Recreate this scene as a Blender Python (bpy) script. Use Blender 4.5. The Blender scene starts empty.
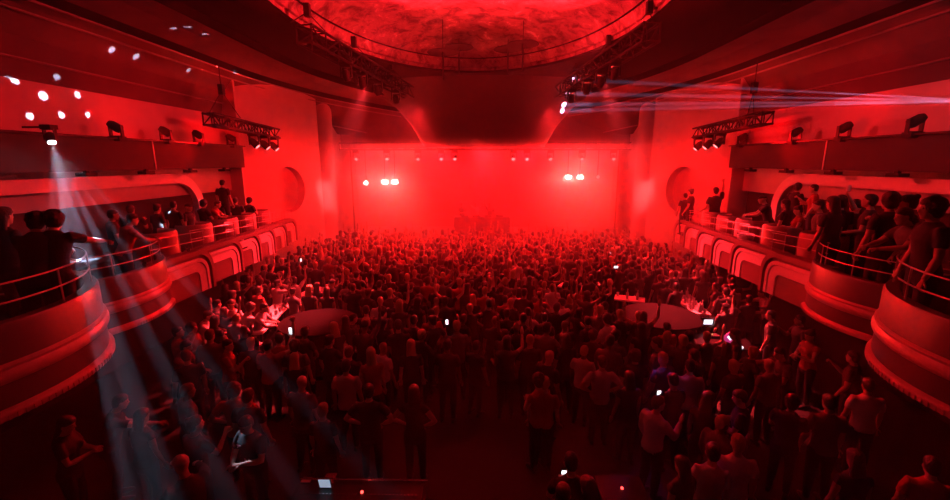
import bpy, bmesh, math, random
import numpy as np
from mathutils import Vector, Matrix, Euler

random.seed(7)
RNG = random.Random(11)
PI = math.pi
C = bpy.context.scene.collection
sc = bpy.context.scene

# ---------------------------------------------------------------- camera
F = 422.0
PITCH = math.radians(11.8)
YAW = math.radians(1.2)
CAMZ = 5.2
cam_d = bpy.data.cameras.new('camera')
cam_d.sensor_width = 36.0
cam_d.lens = 36.0 * F / 950.0
cam_d.clip_end = 200
cam_d.clip_start = 0.05
cam = bpy.data.objects.new('camera', cam_d)
C.objects.link(cam)
cam.location = (0, 0, CAMZ)
cam.rotation_euler = (PI / 2 - PITCH, 0, YAW)
sc.camera = cam
CAMM = Euler((PI / 2 - PITCH, 0, YAW)).to_matrix()

def ray(px, py):
    return CAMM @ Vector(((px - 475) / F, (250 - py) / F, -1.0))
def at_z(px, py, z):
    r = ray(px, py); k = (z - CAMZ) / r.z
    return Vector((0, 0, CAMZ)) + r * k
def at_y(px, py, y):
    r = ray(px, py); k = y / r.y
    return Vector((0, 0, CAMZ)) + r * k
def at_x(px, py, x):
    r = ray(px, py); k = x / r.x
    return Vector((0, 0, CAMZ)) + r * k

# ---------------------------------------------------------------- world and exposure
w = bpy.data.worlds.new('world'); sc.world = w
w.use_nodes = True
w.node_tree.nodes['Background'].inputs[0].default_value = (0.0, 0.0, 0.0, 1)
w.node_tree.nodes['Background'].inputs[1].default_value = 0.0
sc.view_settings.view_transform = 'Standard'
sc.view_settings.look = 'None'
sc.view_settings.gamma = 1
sc.view_settings.exposure = 0.0
sc.view_settings.use_curve_mapping = False
try:
    cy = sc.cycles
    cy.use_denoising = True
    cy.max_bounces = 5; cy.diffuse_bounces = 2; cy.glossy_bounces = 2
    cy.transmission_bounces = 3; cy.volume_bounces = 0; cy.transparent_max_bounces = 6
    cy.sample_clamp_indirect = 3.0
    cy.caustics_reflective = False; cy.caustics_refractive = False
except Exception:
    pass

# ---------------------------------------------------------------- lights
RED = (1.0, 0.0012, 0.003)
ROSE = (1.0, 0.007, 0.012)
COOL = (0.55, 0.68, 1.0)
VIOLET = (0.85, 0.45, 0.9)
def lamp_aim(o, target):
    d = Vector(target) - o.location
    o.rotation_euler = d.to_track_quat('-Z', 'Y').to_euler()
def spot(loc, target, power, col=RED, ang=40, blend=0.6, rad=0.06):
    l = bpy.data.lights.new('spot_beam', 'SPOT')
    l.energy = power; l.color = col; l.spot_size = math.radians(ang); l.spot_blend = blend
    l.shadow_soft_size = rad
    o = bpy.data.objects.new('spot_beam', l); C.objects.link(o)
    o.location = loc; lamp_aim(o, target)
    return o
def area(loc, target, power, sx, sy, col=RED, spread=180):
    l = bpy.data.lights.new('wash_light', 'AREA')
    l.energy = power; l.color = col; l.shape = 'RECTANGLE'; l.size = sx; l.size_y = sy
    l.spread = math.radians(spread)
    o = bpy.data.objects.new('wash_light', l); C.objects.link(o)
    o.location = loc; lamp_aim(o, target)
    return o

WHITE_HEAD = at_x(52, 143, -8.15)        # the white moving head on the left ledge
LASER_HEAD = at_x(985, 101, 7.6)        # its twin just past the right edge of the frame
BEAMS = [  # pixel each white beam passes through, power, angle
    (56, 240, 420, 2.6), (118, 500, 3600, 1.5), (165, 500, 3000, 1.4),
    (224, 500, 2600, 1.2), (262, 440, 1500, .8), (300, 400, 1200, .8), (150, 248, 2600, 1.1), (128, 252, 2200, 1.0), (196, 228, 1800, .6), (176, 236, 1500, .5)]
for px, py, pw, an in BEAMS:
    spot(WHITE_HEAD, at_z(px, py, 3.0) if py > 300 else at_z(px, py, 4.2 if px < 60 else 3.3), pw * 46.0, COOL, an * 1.15, 0.45, 0.02)
spot(WHITE_HEAD, at_z(84, 262, 3.0), 22000, COOL, 13, 0.9, 0.03)
for px, py, pw in ((640, 83, 1.0), (640, 95, 1.1), (640, 104, 1.2), (640, 109, 1.1)):
    spot(LASER_HEAD, at_y(px, py, 15), pw * 1800000, VIOLET, 0.55, 0.5, 0.01)

spot(WHITE_HEAD, at_z(243, 452, 1.3), 5000, COOL, 3.0, .8, .02)  # extra beam put in to light the printed t-shirt
# stage glow: blinders face the hall from both sides of the stage
BLINDERS = [(385, 182), (395, 182), (568, 177), (580, 177)]
for px, py in BLINDERS:
    p = at_y(px, py, 22.2)
    area((p.x, p.y - 0.12, p.z), (p.x * .3, 0, 3), 520, .34, .2, (1, .022, .018), 160)
# big red washes hung over the stage, shining out over the crowd
for x in (-5.2, -2.2, 2.2, 5.2):
    area((x, 22.4, 5.55), (x * .7, 13, -1.5), 520, 1.2, .4, RED, 110)
    area((x, 25.0, 5.3), (x * .9, 26.5, 1.2), 160, 1.4, .4, RED)
spot((0, 22.0, 5.7), (0, 13, 0.8), 3200, ROSE, 80, 0.9, .2)
# crowd washes from the ceiling trusses
for s in (-1, 1):
    spot((s * 3.9, 15.0, 7.9), (s * 5.4, 10.4, 1.0), 42000, (1, .035, .045), 25, 1.0, .12)
    spot((s * 2.8, 19.5, 7.7), (s * 3.5, 15.0, 1.0), 6500, (1, .012, .018), 70, 0.9, .12)
    # balcony front wash, from the truss
    spot((s * 3.0, 18.5, 7.6), (s * 7.2, 13.0, 2.6), 9000, (1, .022, .034), 36, 0.8, .10)
    spot((s * 3.6, 14.0, 7.6), (s * 6.0, 6.6, 2.3), 1700, RED, 22, 0.9, .10)
    # balcony interior washes
    spot((s * 7.9, 13.9, 5.9), (s * 9.0, 7.5, 4.4), 600, RED, 50, 0.8, .1)
    # upper wall above the ledge and cove
    for y, pw_ in ((10.0, 150), (13.2, 330)):
        spot((s * 7.3, y, 5.9), (s * 9.3, y + 1.6, 7.0), pw_, RED, 90, 1.0, .04)
    spot((s * 7.3, 6.0, 5.9), (s * 9.3, 7.0, 6.6), 50, RED, 90, 1.0, .04)
    # splayed wall by the stage
    spot((s * 5.6, 14.6, 6.3), (s * 8.3, 17.6, 3.9), 1500, RED, 80, 0.9, .1)
    spot((s * 5.6, 17.3, 6.0), (s * 7.6, 20.1, 3.6), 5000, (1, .05, .05), 20, 0.8, .06)
    # narrow red beams below the trusses
for px, py, Y, px2, py2 in ((314, 96, 14.5, 298, 150), (314, 96, 14.5, 318, 150), (366, 118, 18, 352, 160), (592, 108, 18, 604, 160),
                       (653, 82, 14.5, 650, 140), (653, 82, 14.5, 664, 140)):
    spot(at_y(px, py, Y), at_y(px2, py2, Y + .6), 16000, ROSE, 4.5, 0.5, 0.03)
spot((-7.6, 1.5, 6.2), (-8.0, 3.2, 8.2), 40, COOL, 60, 1.0, .05)
for s in (-1, 1):
    spot((s * 4.6, 17.0, 7.3), (s * 6.0, 21.0, 7.9), 900, ROSE, 50, 1.0, .05)  # added spot, grazes the cove ends so the mouldings shine
# added spots that brighten the dome, placed at trusses and ledges
for s in (-1, 1):
    spot((s * 3.5, 13.0, 8.35), (s * -.8, 11.5, 9.9), 4600, (1, .016, .022), 115, 1.0, .1)
    spot((s * 8.2, 9.0, 6.2), (s * -1.2, 12.5, 9.6), 4000, RED, 50, 1.0, .1)
spot((0, 21.9, 5.3), (-.1, 25.0, 2.3), 2600, (1, .12, .12), 9, .8, .05)  # added spot brightening the performer at the stage table
# mirror-like white flecks thrown on the left ceiling
FLECKS = [(19, 81), (43, 96), (62, 78), (78, 95), (30, 116), (64, 115), (113, 50), (137, 57), (172, 27), (188, 27), (205, 34), (89, 115), (188, 70), (232, 69)]
# ---------------------------------------------------------------- materials
MATS = {}
def mat(name, col, rough=0.6, metal=0.0, bump=0.0, scale=20.0, var=0.15, emit=None, spec=0.5, trans=0.0):
    if name in MATS: return MATS[name]
    m = bpy.data.materials.new(name); m.use_nodes = True
    nt = m.node_tree; b = nt.nodes['Principled BSDF']
    b.inputs['Roughness'].default_value = rough
    b.inputs['Metallic'].default_value = metal
    b.inputs['Specular IOR Level'].default_value = spec
    if trans: b.inputs['Transmission Weight'].default_value = trans
    c = (*col, 1)
    tc = nt.nodes.new('ShaderNodeTexCoord')
    nz = nt.nodes.new('ShaderNodeTexNoise'); nz.inputs['Scale'].default_value = scale
    nz.inputs['Detail'].default_value = 4
    nt.links.new(tc.outputs['Object'], nz.inputs['Vector'])
    mx = nt.nodes.new('ShaderNodeMix'); mx.data_type = 'RGBA'
    mx.inputs['A'].default_value = tuple(v * (1 - var) for v in col) + (1,)
    mx.inputs['B'].default_value = tuple(min(1, v * (1 + var)) for v in col) + (1,)
    nt.links.new(nz.outputs['Fac'], mx.inputs['Factor'])
    nt.links.new(mx.outputs['Result'], b.inputs['Base Color'])
    if bump:
        bp = nt.nodes.new('ShaderNodeBump'); bp.inputs['Strength'].default_value = bump
        bp.inputs['Distance'].default_value = 0.02
        nt.links.new(nz.outputs['Fac'], bp.inputs['Height'])
        nt.links.new(bp.outputs['Normal'], b.inputs['Normal'])
    if emit:
        b.inputs['Emission Color'].default_value = (*emit[0], 1)
        b.inputs['Emission Strength'].default_value = emit[1]
    MATS[name] = m
    return m

M_floor = mat('dark_floor', (.012, .012, .013), .6, bump=.1, scale=6)
M_wall = mat('wall_paint', (.5, .46, .44), .7, bump=.05, scale=3)
M_ceil_dark = mat('black_ceiling', (.006, .005, .005), .9, scale=4, spec=.1)
M_ceil = mat('ceiling_plaster', (.12, .09, .09), .7, spec=.15, bump=.15, scale=1.2, var=.4)
M_trim = mat('pale_trim', (.72, .68, .66), .5)
M_front = mat('balcony_front_paint', (.16, .08, .08), .38, bump=.03, scale=8)
M_drum = mat('drum_paint', (.085, .05, .05), .36, bump=.03, scale=6)
M_band = mat('arch_band_paint', (.78, .70, .70), .45)
M_blackm = mat('black_metal', (.02, .02, .022), .4, metal=.6)
M_black = mat('matte_black', (.012, .012, .013), .8)
M_truss = mat('black_truss_metal', (.008, .008, .008), .7, spec=.3)
M_steel = mat('brushed_steel', (.6, .6, .62), .25, metal=1)
M_ledband = mat('fascia_fabric', (.05, .04, .04), .8, scale=2, spec=.15)
M_stage = mat('stage_black', (.02, .02, .02), .6)
M_curtain = mat('stage_drape', (.35, .3, .3), .8, scale=3)
M_glass = mat('clear_glass', (.9, .9, .92), .08, trans=.9, var=0)
M_lensw = mat('white_lens', (.9, .9, .95), .2, emit=((.75, .85, 1), 60), var=0)
M_lensr = mat('red_lens', (.9, .2, .2), .2, emit=((1, .25, .25), 3), var=0)
M_lensoff = mat('glass_lens', (.5, .5, .55), .08, metal=.7, var=0)
M_blinder = mat('blinder_lamp', (.9, .9, .9), .3, emit=((1, .62, .5), 22), var=0)
M_screen = mat('white_screen', (.9, .9, .9), .3, emit=((.9, .88, 1), 1.6), var=0)
M_phone = mat('phone_screen', (.9, .9, .9), .3, emit=((.9, .95, 1), 2.2), var=0)
M_screenp = mat('purple_screen', (.4, .1, .4), .3, emit=((1, .05, .30), .45), var=0)
M_redled = mat('red_indicator', (.9, .1, .1), .3, emit=((1, .05, .04), 6), var=0)
M_green = mat('green_indicator', (.1, .9, .1), .3, emit=((.4, 1, .3), 1.0), var=0)
M_disc = mat('counter_top', (.006, .005, .005), .85, spec=.08)
M_white = mat('white_plastic', (.8, .8, .8), .4)
M_bottle = mat('pale_bottle_glass', (.75, .72, .7), .15, spec=.8)
M_booth = mat('booth_leather', (.35, .18, .18), .35, bump=.1)
M_skin = [mat('skin_light', (.48, .32, .25), .5), mat('skin_tan', (.30, .18, .13), .5), mat('skin_dark', (.16, .09, .06), .45)]
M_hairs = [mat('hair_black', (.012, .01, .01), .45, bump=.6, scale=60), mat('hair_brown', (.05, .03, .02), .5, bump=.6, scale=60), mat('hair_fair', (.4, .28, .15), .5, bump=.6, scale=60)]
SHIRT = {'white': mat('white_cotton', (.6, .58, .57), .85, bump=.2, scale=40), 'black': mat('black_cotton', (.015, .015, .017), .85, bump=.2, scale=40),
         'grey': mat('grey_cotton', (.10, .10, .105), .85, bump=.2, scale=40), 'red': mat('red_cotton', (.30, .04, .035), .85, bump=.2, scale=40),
         'blue': mat('blue_denim', (.08, .12, .25), .85, bump=.2, scale=40)}
M_trouser = mat('dark_denim', (.02, .022, .03), .85, bump=.2, scale=40)
M_shoe = mat('dark_shoe', (.02, .02, .02), .5)
M_eye = mat('eye_dark', (.02, .015, .01), .2)
M_lip = mat('lip', (.4, .15, .12), .5)

def dome_material():
    m = bpy.data.materials.new('painted_dome'); m.use_nodes = True
    nt = m.node_tree; b = nt.nodes['Principled BSDF']
    tc = nt.nodes.new('ShaderNodeTexCoord')
    n1 = nt.nodes.new('ShaderNodeTexNoise'); n1.inputs['Scale'].default_value = 2.0; n1.inputs['Detail'].default_value = 9
    n1.inputs['Roughness'].default_value = .72; n1.inputs['Distortion'].default_value = .5
    nt.links.new(tc.outputs['Object'], n1.inputs['Vector'])
    r = nt.nodes.new('ShaderNodeValToRGB'); nt.links.new(n1.outputs['Fac'], r.inputs['Fac'])
    e = r.color_ramp.elements
    e[0].position = .38; e[0].color = (.10, .07, .07, 1)
    e[1].position = .64; e[1].color = (.95, .9, .88, 1)
    e2 = e.new(.52); e2.color = (.40, .30, .30, 1)
    e3 = e.new(.59); e3.color = (.46, .36, .36, 1)
    nt.links.new(r.outputs['Color'], b.inputs['Base Color'])
    b.inputs['Roughness'].default_value = .5
    bp = nt.nodes.new('ShaderNodeBump'); bp.inputs['Strength'].default_value = .9; bp.inputs['Distance'].default_value = .1
    nt.links.new(n1.outputs['Fac'], bp.inputs['Height']); nt.links.new(bp.outputs['Normal'], b.inputs['Normal'])
    return m
M_dome = dome_material()

# ---------------------------------------------------------------- mesh builder
class MB:
    def __init__(s): s.v = []; s.f = []; s.m = []
    def add(s, vs, fs, mi=0):
        o = len(s.v); s.v += [tuple(v) for v in vs]
        s.f += [tuple(i + o for i in f) for f in fs]; s.m += [mi] * len(fs); return s
    def box(s, c, d, rz=0, mi=0, R=None):
        c = Vector(c); hx, hy, hz = d[0] / 2, d[1] / 2, d[2] / 2
        R = R or Matrix.Rotation(rz, 3, 'Z')
        vs = [c + R @ Vector((x, y, z)) for z in (-hz, hz) for x, y in ((-hx, -hy), (hx, -hy), (hx, hy), (-hx, hy))]
        return s.add(vs, [(3, 2, 1, 0), (4, 5, 6, 7), (0, 1, 5, 4), (1, 2, 6, 5), (2, 3, 7, 6), (3, 0, 4, 7)], mi)
    def loft(s, rings, mi=0, cap=True):
        n = len(rings[0]); o = []
        vs = [p for r in rings for p in r]; fs = []
        for k in range(len(rings) - 1):
            for i in range(n):
                j = (i + 1) % n
                fs.append((k * n + i, k * n + j, (k + 1) * n + j, (k + 1) * n + i))
        if cap:
            fs.append(tuple(range(n - 1, -1, -1))); b = (len(rings) - 1) * n
            fs.append(tuple(b + i for i in range(n)))
        return s.add(vs, fs, mi)
    def tube(s, pts, rad, n=8, mi=0, flat=1.0, cap=True):
        pts = [Vector(p) for p in pts]
        if not hasattr(rad, '__len__'): rad = [rad] * len(pts)
        rings = []; ref = None
        for i, p in enumerate(pts):
            d = (pts[min(i + 1, len(pts) - 1)] - pts[max(i - 1, 0)]).normalized()
            if ref is None: ref = Vector((1, 0, 0)) if abs(d.x) < .9 else Vector((0, 1, 0))
            u = (ref - d * ref.dot(d)).normalized(); v = d.cross(u); ref = u
            rings.append([p + (u * math.cos(a) + v * math.sin(a) * flat) * rad[i] for a in (2 * PI * k / n for k in range(n))])
        return s.loft(rings, mi, cap)
    def lathe(s, c, prof, n=24, mi=0, a0=0, a1=2 * PI, cap=False):
        c = Vector(c); full = abs(a1 - a0 - 2 * PI) < 1e-6
        k = n if full else n + 1
        vs = []
        for r, z in prof:
            for i in range(k):
                a = a0 + (a1 - a0) * i / n
                vs.append(c + Vector((r * math.cos(a), r * math.sin(a), z)))
        fs = []
        for j in range(len(prof) - 1):
            for i in range(n):
                i2 = (i + 1) % k
                fs.append((j * k + i, j * k + i2, (j + 1) * k + i2, (j + 1) * k + i))
        if cap and full:
            fs.append(tuple(range(k - 1, -1, -1))); b = (len(prof) - 1) * k
            fs.append(tuple(b + i for i in range(k)))
        return s.add(vs, fs, mi)
    def ell(s, c, r, n=12, m=8, R=None, mi=0):
        c = Vector(c); R = R or Matrix.Identity(3)
        vs = [c + R @ Vector((0, 0, -r[2]))]
        for j in range(1, m):
            t = -PI / 2 + PI * j / m
            for i in range(n):
                a = 2 * PI * i / n
                vs.append(c + R @ Vector((r[0] * math.cos(t) * math.cos(a), r[1] * math.cos(t) * math.sin(a), r[2] * math.sin(t))))
        vs.append(c + R @ Vector((0, 0, r[2]))); fs = []
        for i in range(n):
            fs.append((0, 1 + (i + 1) % n, 1 + i))
        for j in range(m - 2):
            for i in range(n):
                a = 1 + j * n + i; b = 1 + j * n + (i + 1) % n
                fs.append((a, b, b + n, a + n))
        t = len(vs) - 1; q = 1 + (m - 2) * n
        for i in range(n): fs.append((q + i, q + (i + 1) % n, t))
        return s.add(vs, fs, mi)
    def prism(s, poly, z0, z1, mi=0):
        n = len(poly)
        vs = [(x, y, z0) for x, y in poly] + [(x, y, z1) for x, y in poly]
        fs = [tuple(range(n - 1, -1, -1)), tuple(range(n, 2 * n))] + [(i, (i + 1) % n, n + (i + 1) % n, n + i) for i in range(n)]
        return s.add(vs, fs, mi)
    def extr(s, poly3, vec, mi=0):
        n = len(poly3); v = Vector(vec)
        vs = [Vector(p) for p in poly3] + [Vector(p) + v for p in poly3]
        fs = [tuple(range(n - 1, -1, -1)), tuple(range(n, 2 * n))] + [(i, (i + 1) % n, n + (i + 1) % n, n + i) for i in range(n)]
        return s.add(vs, fs, mi)
    def mesh(s, name, mats):
        me = bpy.data.meshes.new(name)
        me.from_pydata(s.v, [], s.f)
        for m in (mats if isinstance(mats, (list, tuple)) else [mats]): me.materials.append(m)
        me.polygons.foreach_set('material_index', s.m)
        bm = bmesh.new(); bm.from_mesh(me); bmesh.ops.recalc_face_normals(bm, faces=bm.faces); bm.to_mesh(me); bm.free()
        return me
    def build(s, name, mats, parent=None, smooth=False, kind=None, loc=None):
        me = s.mesh(name, mats)
        if smooth:
            me.polygons.foreach_set('use_smooth', [True] * len(me.polygons))
            try: me.set_sharp_from_angle(angle=math.radians(35))
            except Exception: pass
        o = bpy.data.objects.new(name, me); C.objects.link(o)
        if loc is not None: o.location = loc
        if parent: o.parent = parent
        if kind: o['kind'] = kind
        return o

def tag(o, label, cat, group=None, kind=None):
    o['label'] = label; o['category'] = cat
    if group: o['group'] = group
    if kind: o['kind'] = kind
    return o
def thing(name, label, cat, loc=(0, 0, 0), rz=0, group=None):
    o = bpy.data.objects.new(name, None); C.objects.link(o); o.location = loc; o.rotation_euler = (0, 0, rz)
    return tag(o, label, cat, group)
def copy_tree(o, parent=None):
    c = o.copy(); C.objects.link(c)
    if parent: c.parent = parent
    for ch in list(o.children): copy_tree(ch, c)
    return c
def struct(mb, name, m, label=None, smooth=False):
    o = mb.build(name, m, smooth=smooth, kind='structure')
    return o
SIDE = {-1: 'left', 1: 'right'}

# ---------------------------------------------------------------- haze filling the hall
def haze(y0, y1, z0, z1, dens, label, g=.3):
    mh = bpy.data.materials.new('haze'); mh.use_nodes = True
    nt = mh.node_tree; nt.nodes.remove(nt.nodes['Principled BSDF'])
    v_ = nt.nodes.new('ShaderNodeVolumeScatter'); v_.inputs['Density'].default_value = dens
    v_.inputs['Color'].default_value = (.9, .9, .9, 1); v_.inputs['Anisotropy'].default_value = g
    nt.links.new(v_.outputs[0], nt.nodes['Material Output'].inputs['Volume'])
    tag(MB().box((0, (y0 + y1) / 2, (z0 + z1) / 2), (18.2, y1 - y0, z1 - z0)).build('haze', mh), label, 'haze', kind='stuff')
haze(-3.1, 9.0, .03, 9.8, .0045, 'thin clear air and faint smoke over the near floor')
haze(9.02, 14.0, .03, 9.8, .0022, 'light smoke over the middle of the hall')
haze(14.02, 18.0, .03, 6.0, .024, 'thicker smoke over the front of the crowd')
haze(14.02, 18.0, 6.02, 9.8, .003, 'light smoke under the dome edge')
haze(18.02, 27.0, .03, 6.0, .085, 'thick red smoke round the stage', .45)
haze(18.02, 27.0, 6.02, 9.8, .010, 'thin smoke above the stage front')

# ---------------------------------------------------------------- room shell
struct(MB().box((0, 11.5, -.1), (19.6, 33, .2)), 'floor', M_floor)
for s in (-1, 1):
    sd = SIDE[s]
    # lower wall under the balcony and the upper wall with the rounded recess trim
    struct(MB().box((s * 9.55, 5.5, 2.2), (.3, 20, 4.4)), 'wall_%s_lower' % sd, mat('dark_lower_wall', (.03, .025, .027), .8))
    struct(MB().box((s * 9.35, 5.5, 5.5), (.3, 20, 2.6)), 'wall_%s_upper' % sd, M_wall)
    # flank beside the stage, pierced by a round niche
    y0, y1, x0, x1 = 15.4, 19.7, 8.95, 7.55
    A = Vector((s * x0, y0, 0)); B = Vector((s * x1, y1, 0)); L = (B - A).length; U = (B - A) / L
    N = Vector((s * 1.0, 0, 0)); N = (N - U * N.dot(U)).normalized()
    cu, cz, cr = 2.45, 4.05, .95
    mb = MB(); n = 48
    outer = []
    H = 9.0
    corners = [(L, cz), (L, H), (0, H), (0, 0), (L, 0)]
    ring_o = []; ring_i = []
    for i in range(n):
        a = 2 * PI * i / n; ca, sa = math.cos(a), math.sin(a)
        k = min([(L - cu) / ca if ca > 1e-6 else 1e9, -cu / ca if ca < -1e-6 else 1e9, (H - cz) / sa if sa > 1e-6 else 1e9, -cz / sa if sa < -1e-6 else 1e9])
        ring_o.append((cu + ca * k, cz + sa * k)); ring_i.append((cu + ca * cr, cz + sa * cr))
    P = lambda u, z, d=0: A + U * u + N * d + Vector((0, 0, z))
    vs = [P(*q) for q in ring_o] + [P(*q) for q in ring_i] + [P(*q, .35) for q in ring_i]
    fs = [(i, (i + 1) % n, n + (i + 1) % n, n + i) for i in range(n)] + [(n + i, n + (i + 1) % n, 2 * n + (i + 1) % n, 2 * n + i) for i in range(n)]
    fs.append(tuple(2 * n + i for i in range(n)))
    mb.add(vs, fs)
    for q in ((0, H), (0, 0), (L, 0), (L, H)):
        pass
    cs = [P(0, H), P(0, 0), P(L, 0), P(L, H)]
    for c_ in cs:   # corner fillers between the radial fan and the wall corners
        near = sorted(range(n), key=lambda i: (P(*ring_o[i]) - c_).length)[:2]
        mb.add([c_, P(*ring_o[near[0]]), P(*ring_o[near[1]])], [(0, 1, 2)])
    struct(mb, 'wall_%s_flank' % sd, M_wall)
    struct(MB().box((s * 9.1, 15.4, 4.5), (.7, .12, 9)), 'wall_%s_return' % sd, M_wall)
    # proscenium pier: a rounded column beside the stage opening
    mb = MB().lathe((s * 7.95, 20.6, 0), [(.72, 0), (.72, 9)], 36)
    mb.box((s * 8.55, 21.6, 4.5), (2.1, 2.2, 9))
    struct(mb, 'trim_proscenium_%s' % sd, M_wall, smooth=True)
    struct(MB().box((s * 7.66, 22.5, 3.1), (.10, .5, 6.2)), 'trim_stage_edge_%s' % sd, M_trim)
    # cross section of the ceiling, swept toward the stage and curving in at its end
    def plan(xl, yend, xin, k):
        pts = []
        for i in range(k + 1):
            t = i / k
            if t < .4: pts.append((s * xl, -3.2 + (14.5 + 3.2) * t / .4))
            else:
                a = (t - .4) / .6 * PI / 2
                pts.append((s * (xin + (xl - xin) * math.cos(a)), 14.5 + (yend - 14.5) * math.sin(a)))
        return pts
    K = 40
    prof = [(5.6, 8.75, 20.2, 2.2, 'd'), (6.9, 8.75, 21.2, 3.0, 'd'), (6.9, 8.5, 21.2, 3.0, 'r'), (7.6, 8.48, 21.7, 3.5, 'r'), (8.35, 8.34, 22.1, 3.9, 'd'),
            (8.42, 8.16, 22.15, 3.9, 'd'), (8.62, 8.2, 22.2, 4.0, 'r'), (9.1, 7.6, 22.3, 4.9, 'r'), (9.3, 6.7, 22.35, 7.0, 'r')]
    mbp = MB(); lines = [plan(x, ye, xi, K) for x, z, ye, xi, _ in prof]
    for j in range(len(prof) - 1):
        za, zb = prof[j][1], prof[j + 1][1]
        vs = []; 
        for i in range(K + 1):
            drop = max(0, (i / K - .4) / .6) ** 2 * .55
            ea = za - drop if za > 8 or True else za
            vs.append((*lines[j][i], za - drop)); vs.append((*lines[j + 1][i], zb - drop * (1 if zb > 7 else .3)))
        mbp.add(vs, [(2 * i, 2 * i + 1, 2 * i + 3, 2 * i + 2) for i in range(K)], 1 if prof[j][4] == 'd' else 0)
    struct(mbp, 'ceiling_cove_%s' % sd, [M_ceil, M_ceil_dark], smooth=True)
    # thin pale cove mouldings that shine near the stage
    for q, (xl, z, ye, xi) in enumerate(((8.38, 8.12, 22.0, 3.85), (8.7, 7.98, 22.1, 4.2), (9.15, 7.2, 22.2, 6.0))):
        pl = plan(xl, ye, xi, 60)
        pts = [(x, y, z - max(0, (i / 60 - .4) / .6) ** 2 * .55) for i, (x, y) in enumerate(pl)]
        struct(MB().tube(pts, .024, 6), 'trim_cove_%s_%d' % (sd, q + 1), mat('cove_moulding_paint', (.25, .2, .2), .4), smooth=True)
    # stone coloured rounded trim round the balcony recess
    pts = []
    xw = s * 9.16
    yE, zt, zb = 13.3, 4.72, 2.5
    path = [(y, zt) for y in (-3, 0, 3, 6, 9, 11, yE - .9)]
    for i in range(1, 11):
        a = PI / 2 * i / 10
        path.append((yE - .9 + .9 * math.sin(a), zt - .9 + .9 * math.cos(a)))
    path += [(yE, 3.2), (yE, 2.5)]
    hw = .14
    vi = []
    for i, (y, z) in enumerate(path):
        y0_, z0_ = path[max(i - 1, 0)]; y1_, z1_ = path[min(i + 1, len(path) - 1)]
        d = Vector((y1_ - y0_, z1_ - z0_)).normalized(); nn = Vector((-d.y, d.x))
        vi += [(xw, y + nn.x * hw, z + nn.y * hw), (xw, y - nn.x * hw, z - nn.y * hw), (s * 9.0, y + nn.x * hw, z + nn.y * hw), (s * 9.0, y - nn.x * hw, z - nn.y * hw)]
    fs = []
    for i in range(len(path) - 1):
        a = 4 * i; b = a + 4
        fs += [(a + 2, a + 3, b + 3, b + 2), (a, b, b + 2, a + 2), (a + 1, a + 3, b + 3, b + 1)]
    struct(MB().add(vi, fs), 'trim_recess_%s' % sd, M_trim)
    # the dark horizontal fascia over the balcony, and the ledge on its top
    fb = thing('fascia', 'long dark fabric fascia panel running above the %s balcony' % sd, 'fascia', (s * 8.75, 6.1, 5.36))
    MB().box((0, 0, 0), (.3, 18.4, .72)).build('panel', M_ledband, fb)
    MB().box((-s * .0, 0, .38), (.5, 18.4, .04)).build('ledge', M_blackm, fb)
    for yy in (-1.2, 5.0):
        MB().box((-s * .155, yy, 0), (.012, .03, .72)).build('seam', M_trim, fb)
struct(MB().box((0, -3.3, 4.5), (19.6, .2, 9)), 'wall_back', M_wall)
# centre ceiling with the oval dome
mb = MB(); n = 72; cx, cyy, rx, ry = -.35, 11.2, 4.6, 6.9
rect = []
inner = []
for i in range(n):
    a = 2 * PI * i / n; ca, sa = math.cos(a), math.sin(a)
    hx, y_lo, y_hi = 5.7, -3.2 - cyy, 21.6 - cyy
    k = min(hx / abs(ca) if abs(ca) > 1e-6 else 1e9, (y_hi / sa) if sa > 1e-6 else 1e9, (y_lo / sa) if sa < -1e-6 else 1e9)
    rect.append((ca * k, cyy + sa * k, 8.75)); inner.append((cx + rx * ca, cyy + ry * sa, 8.75))
mb.add(rect + inner, [(i, (i + 1) % n, n + (i + 1) % n, n + i) for i in range(n)])
for sx in (-1, 1):
    for y in (-3.2, 21.6):
        c_ = Vector((sx * 5.7, y, 8.75)); near = sorted(range(n), key=lambda i: (Vector(rect[i]) - c_).length)[:2]
        mb.add([c_, rect[near[0]], rect[near[1]]], [(0, 1, 2)])
struct(mb, 'ceiling', M_ceil_dark)
mb = MB()
prof = [(1.0, 8.75), (1.0, 8.9), (.985, 8.92), (.97, 9.1), (.93, 9.3), (.8, 9.55), (.6, 9.75), (.35, 9.86), (.12, 9.9)]
rings = [[(cx + rx * k * math.cos(2 * PI * i / n), cyy + ry * k * math.sin(2 * PI * i / n), z) for i in range(n)] for k, z in prof]
mb.loft(rings, cap=False); mb.add(rings[-1], [tuple(range(n))])
struct(mb, 'ceiling_dome', M_dome, smooth=True)
mb = MB()
for k, z, r in ((1.0, 8.74, .05), (.955, 9.2, .035)):
    pts = [(cx + rx * k * math.cos(2 * PI * i / n), cyy + ry * k * math.sin(2 * PI * i / n), z) for i in range(n + 1)]
    mb.tube(pts, r, 6)
struct(mb, 'trim_dome', M_ceil_dark, smooth=True)
# proscenium header, stage shell
struct(MB().box((0, 22.7, 7.45), (19.4, .3, 3.1)), 'wall_proscenium_header', mat('header_paint', (.12, .09, .09), .7))
struct(MB().box((0, 27.2, 4.0), (17, .2, 8.0)), 'wall_stage_back', M_curtain)
for s in (-1, 1):
    struct(MB().box((s * 8.2, 25.0, 4.0), (.2, 4.6, 8.0)), 'wall_stage_%s' % SIDE[s], M_curtain)
struct(MB().box((0, 24.9, 8.05), (17, 4.6, .1)), 'ceiling_stage', M_ceil_dark)
st = thing('stage', 'raised black stage platform across the far end of the hall', 'stage', (0, 24.8, 0))
MB().box((0, 0, .55), (15.0, 4.4, 1.1)).build('platform', M_stage, st)
MB().box((0, -2.24, .55), (15.0, .05, 1.1)).build('skirt', M_black, st)
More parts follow.
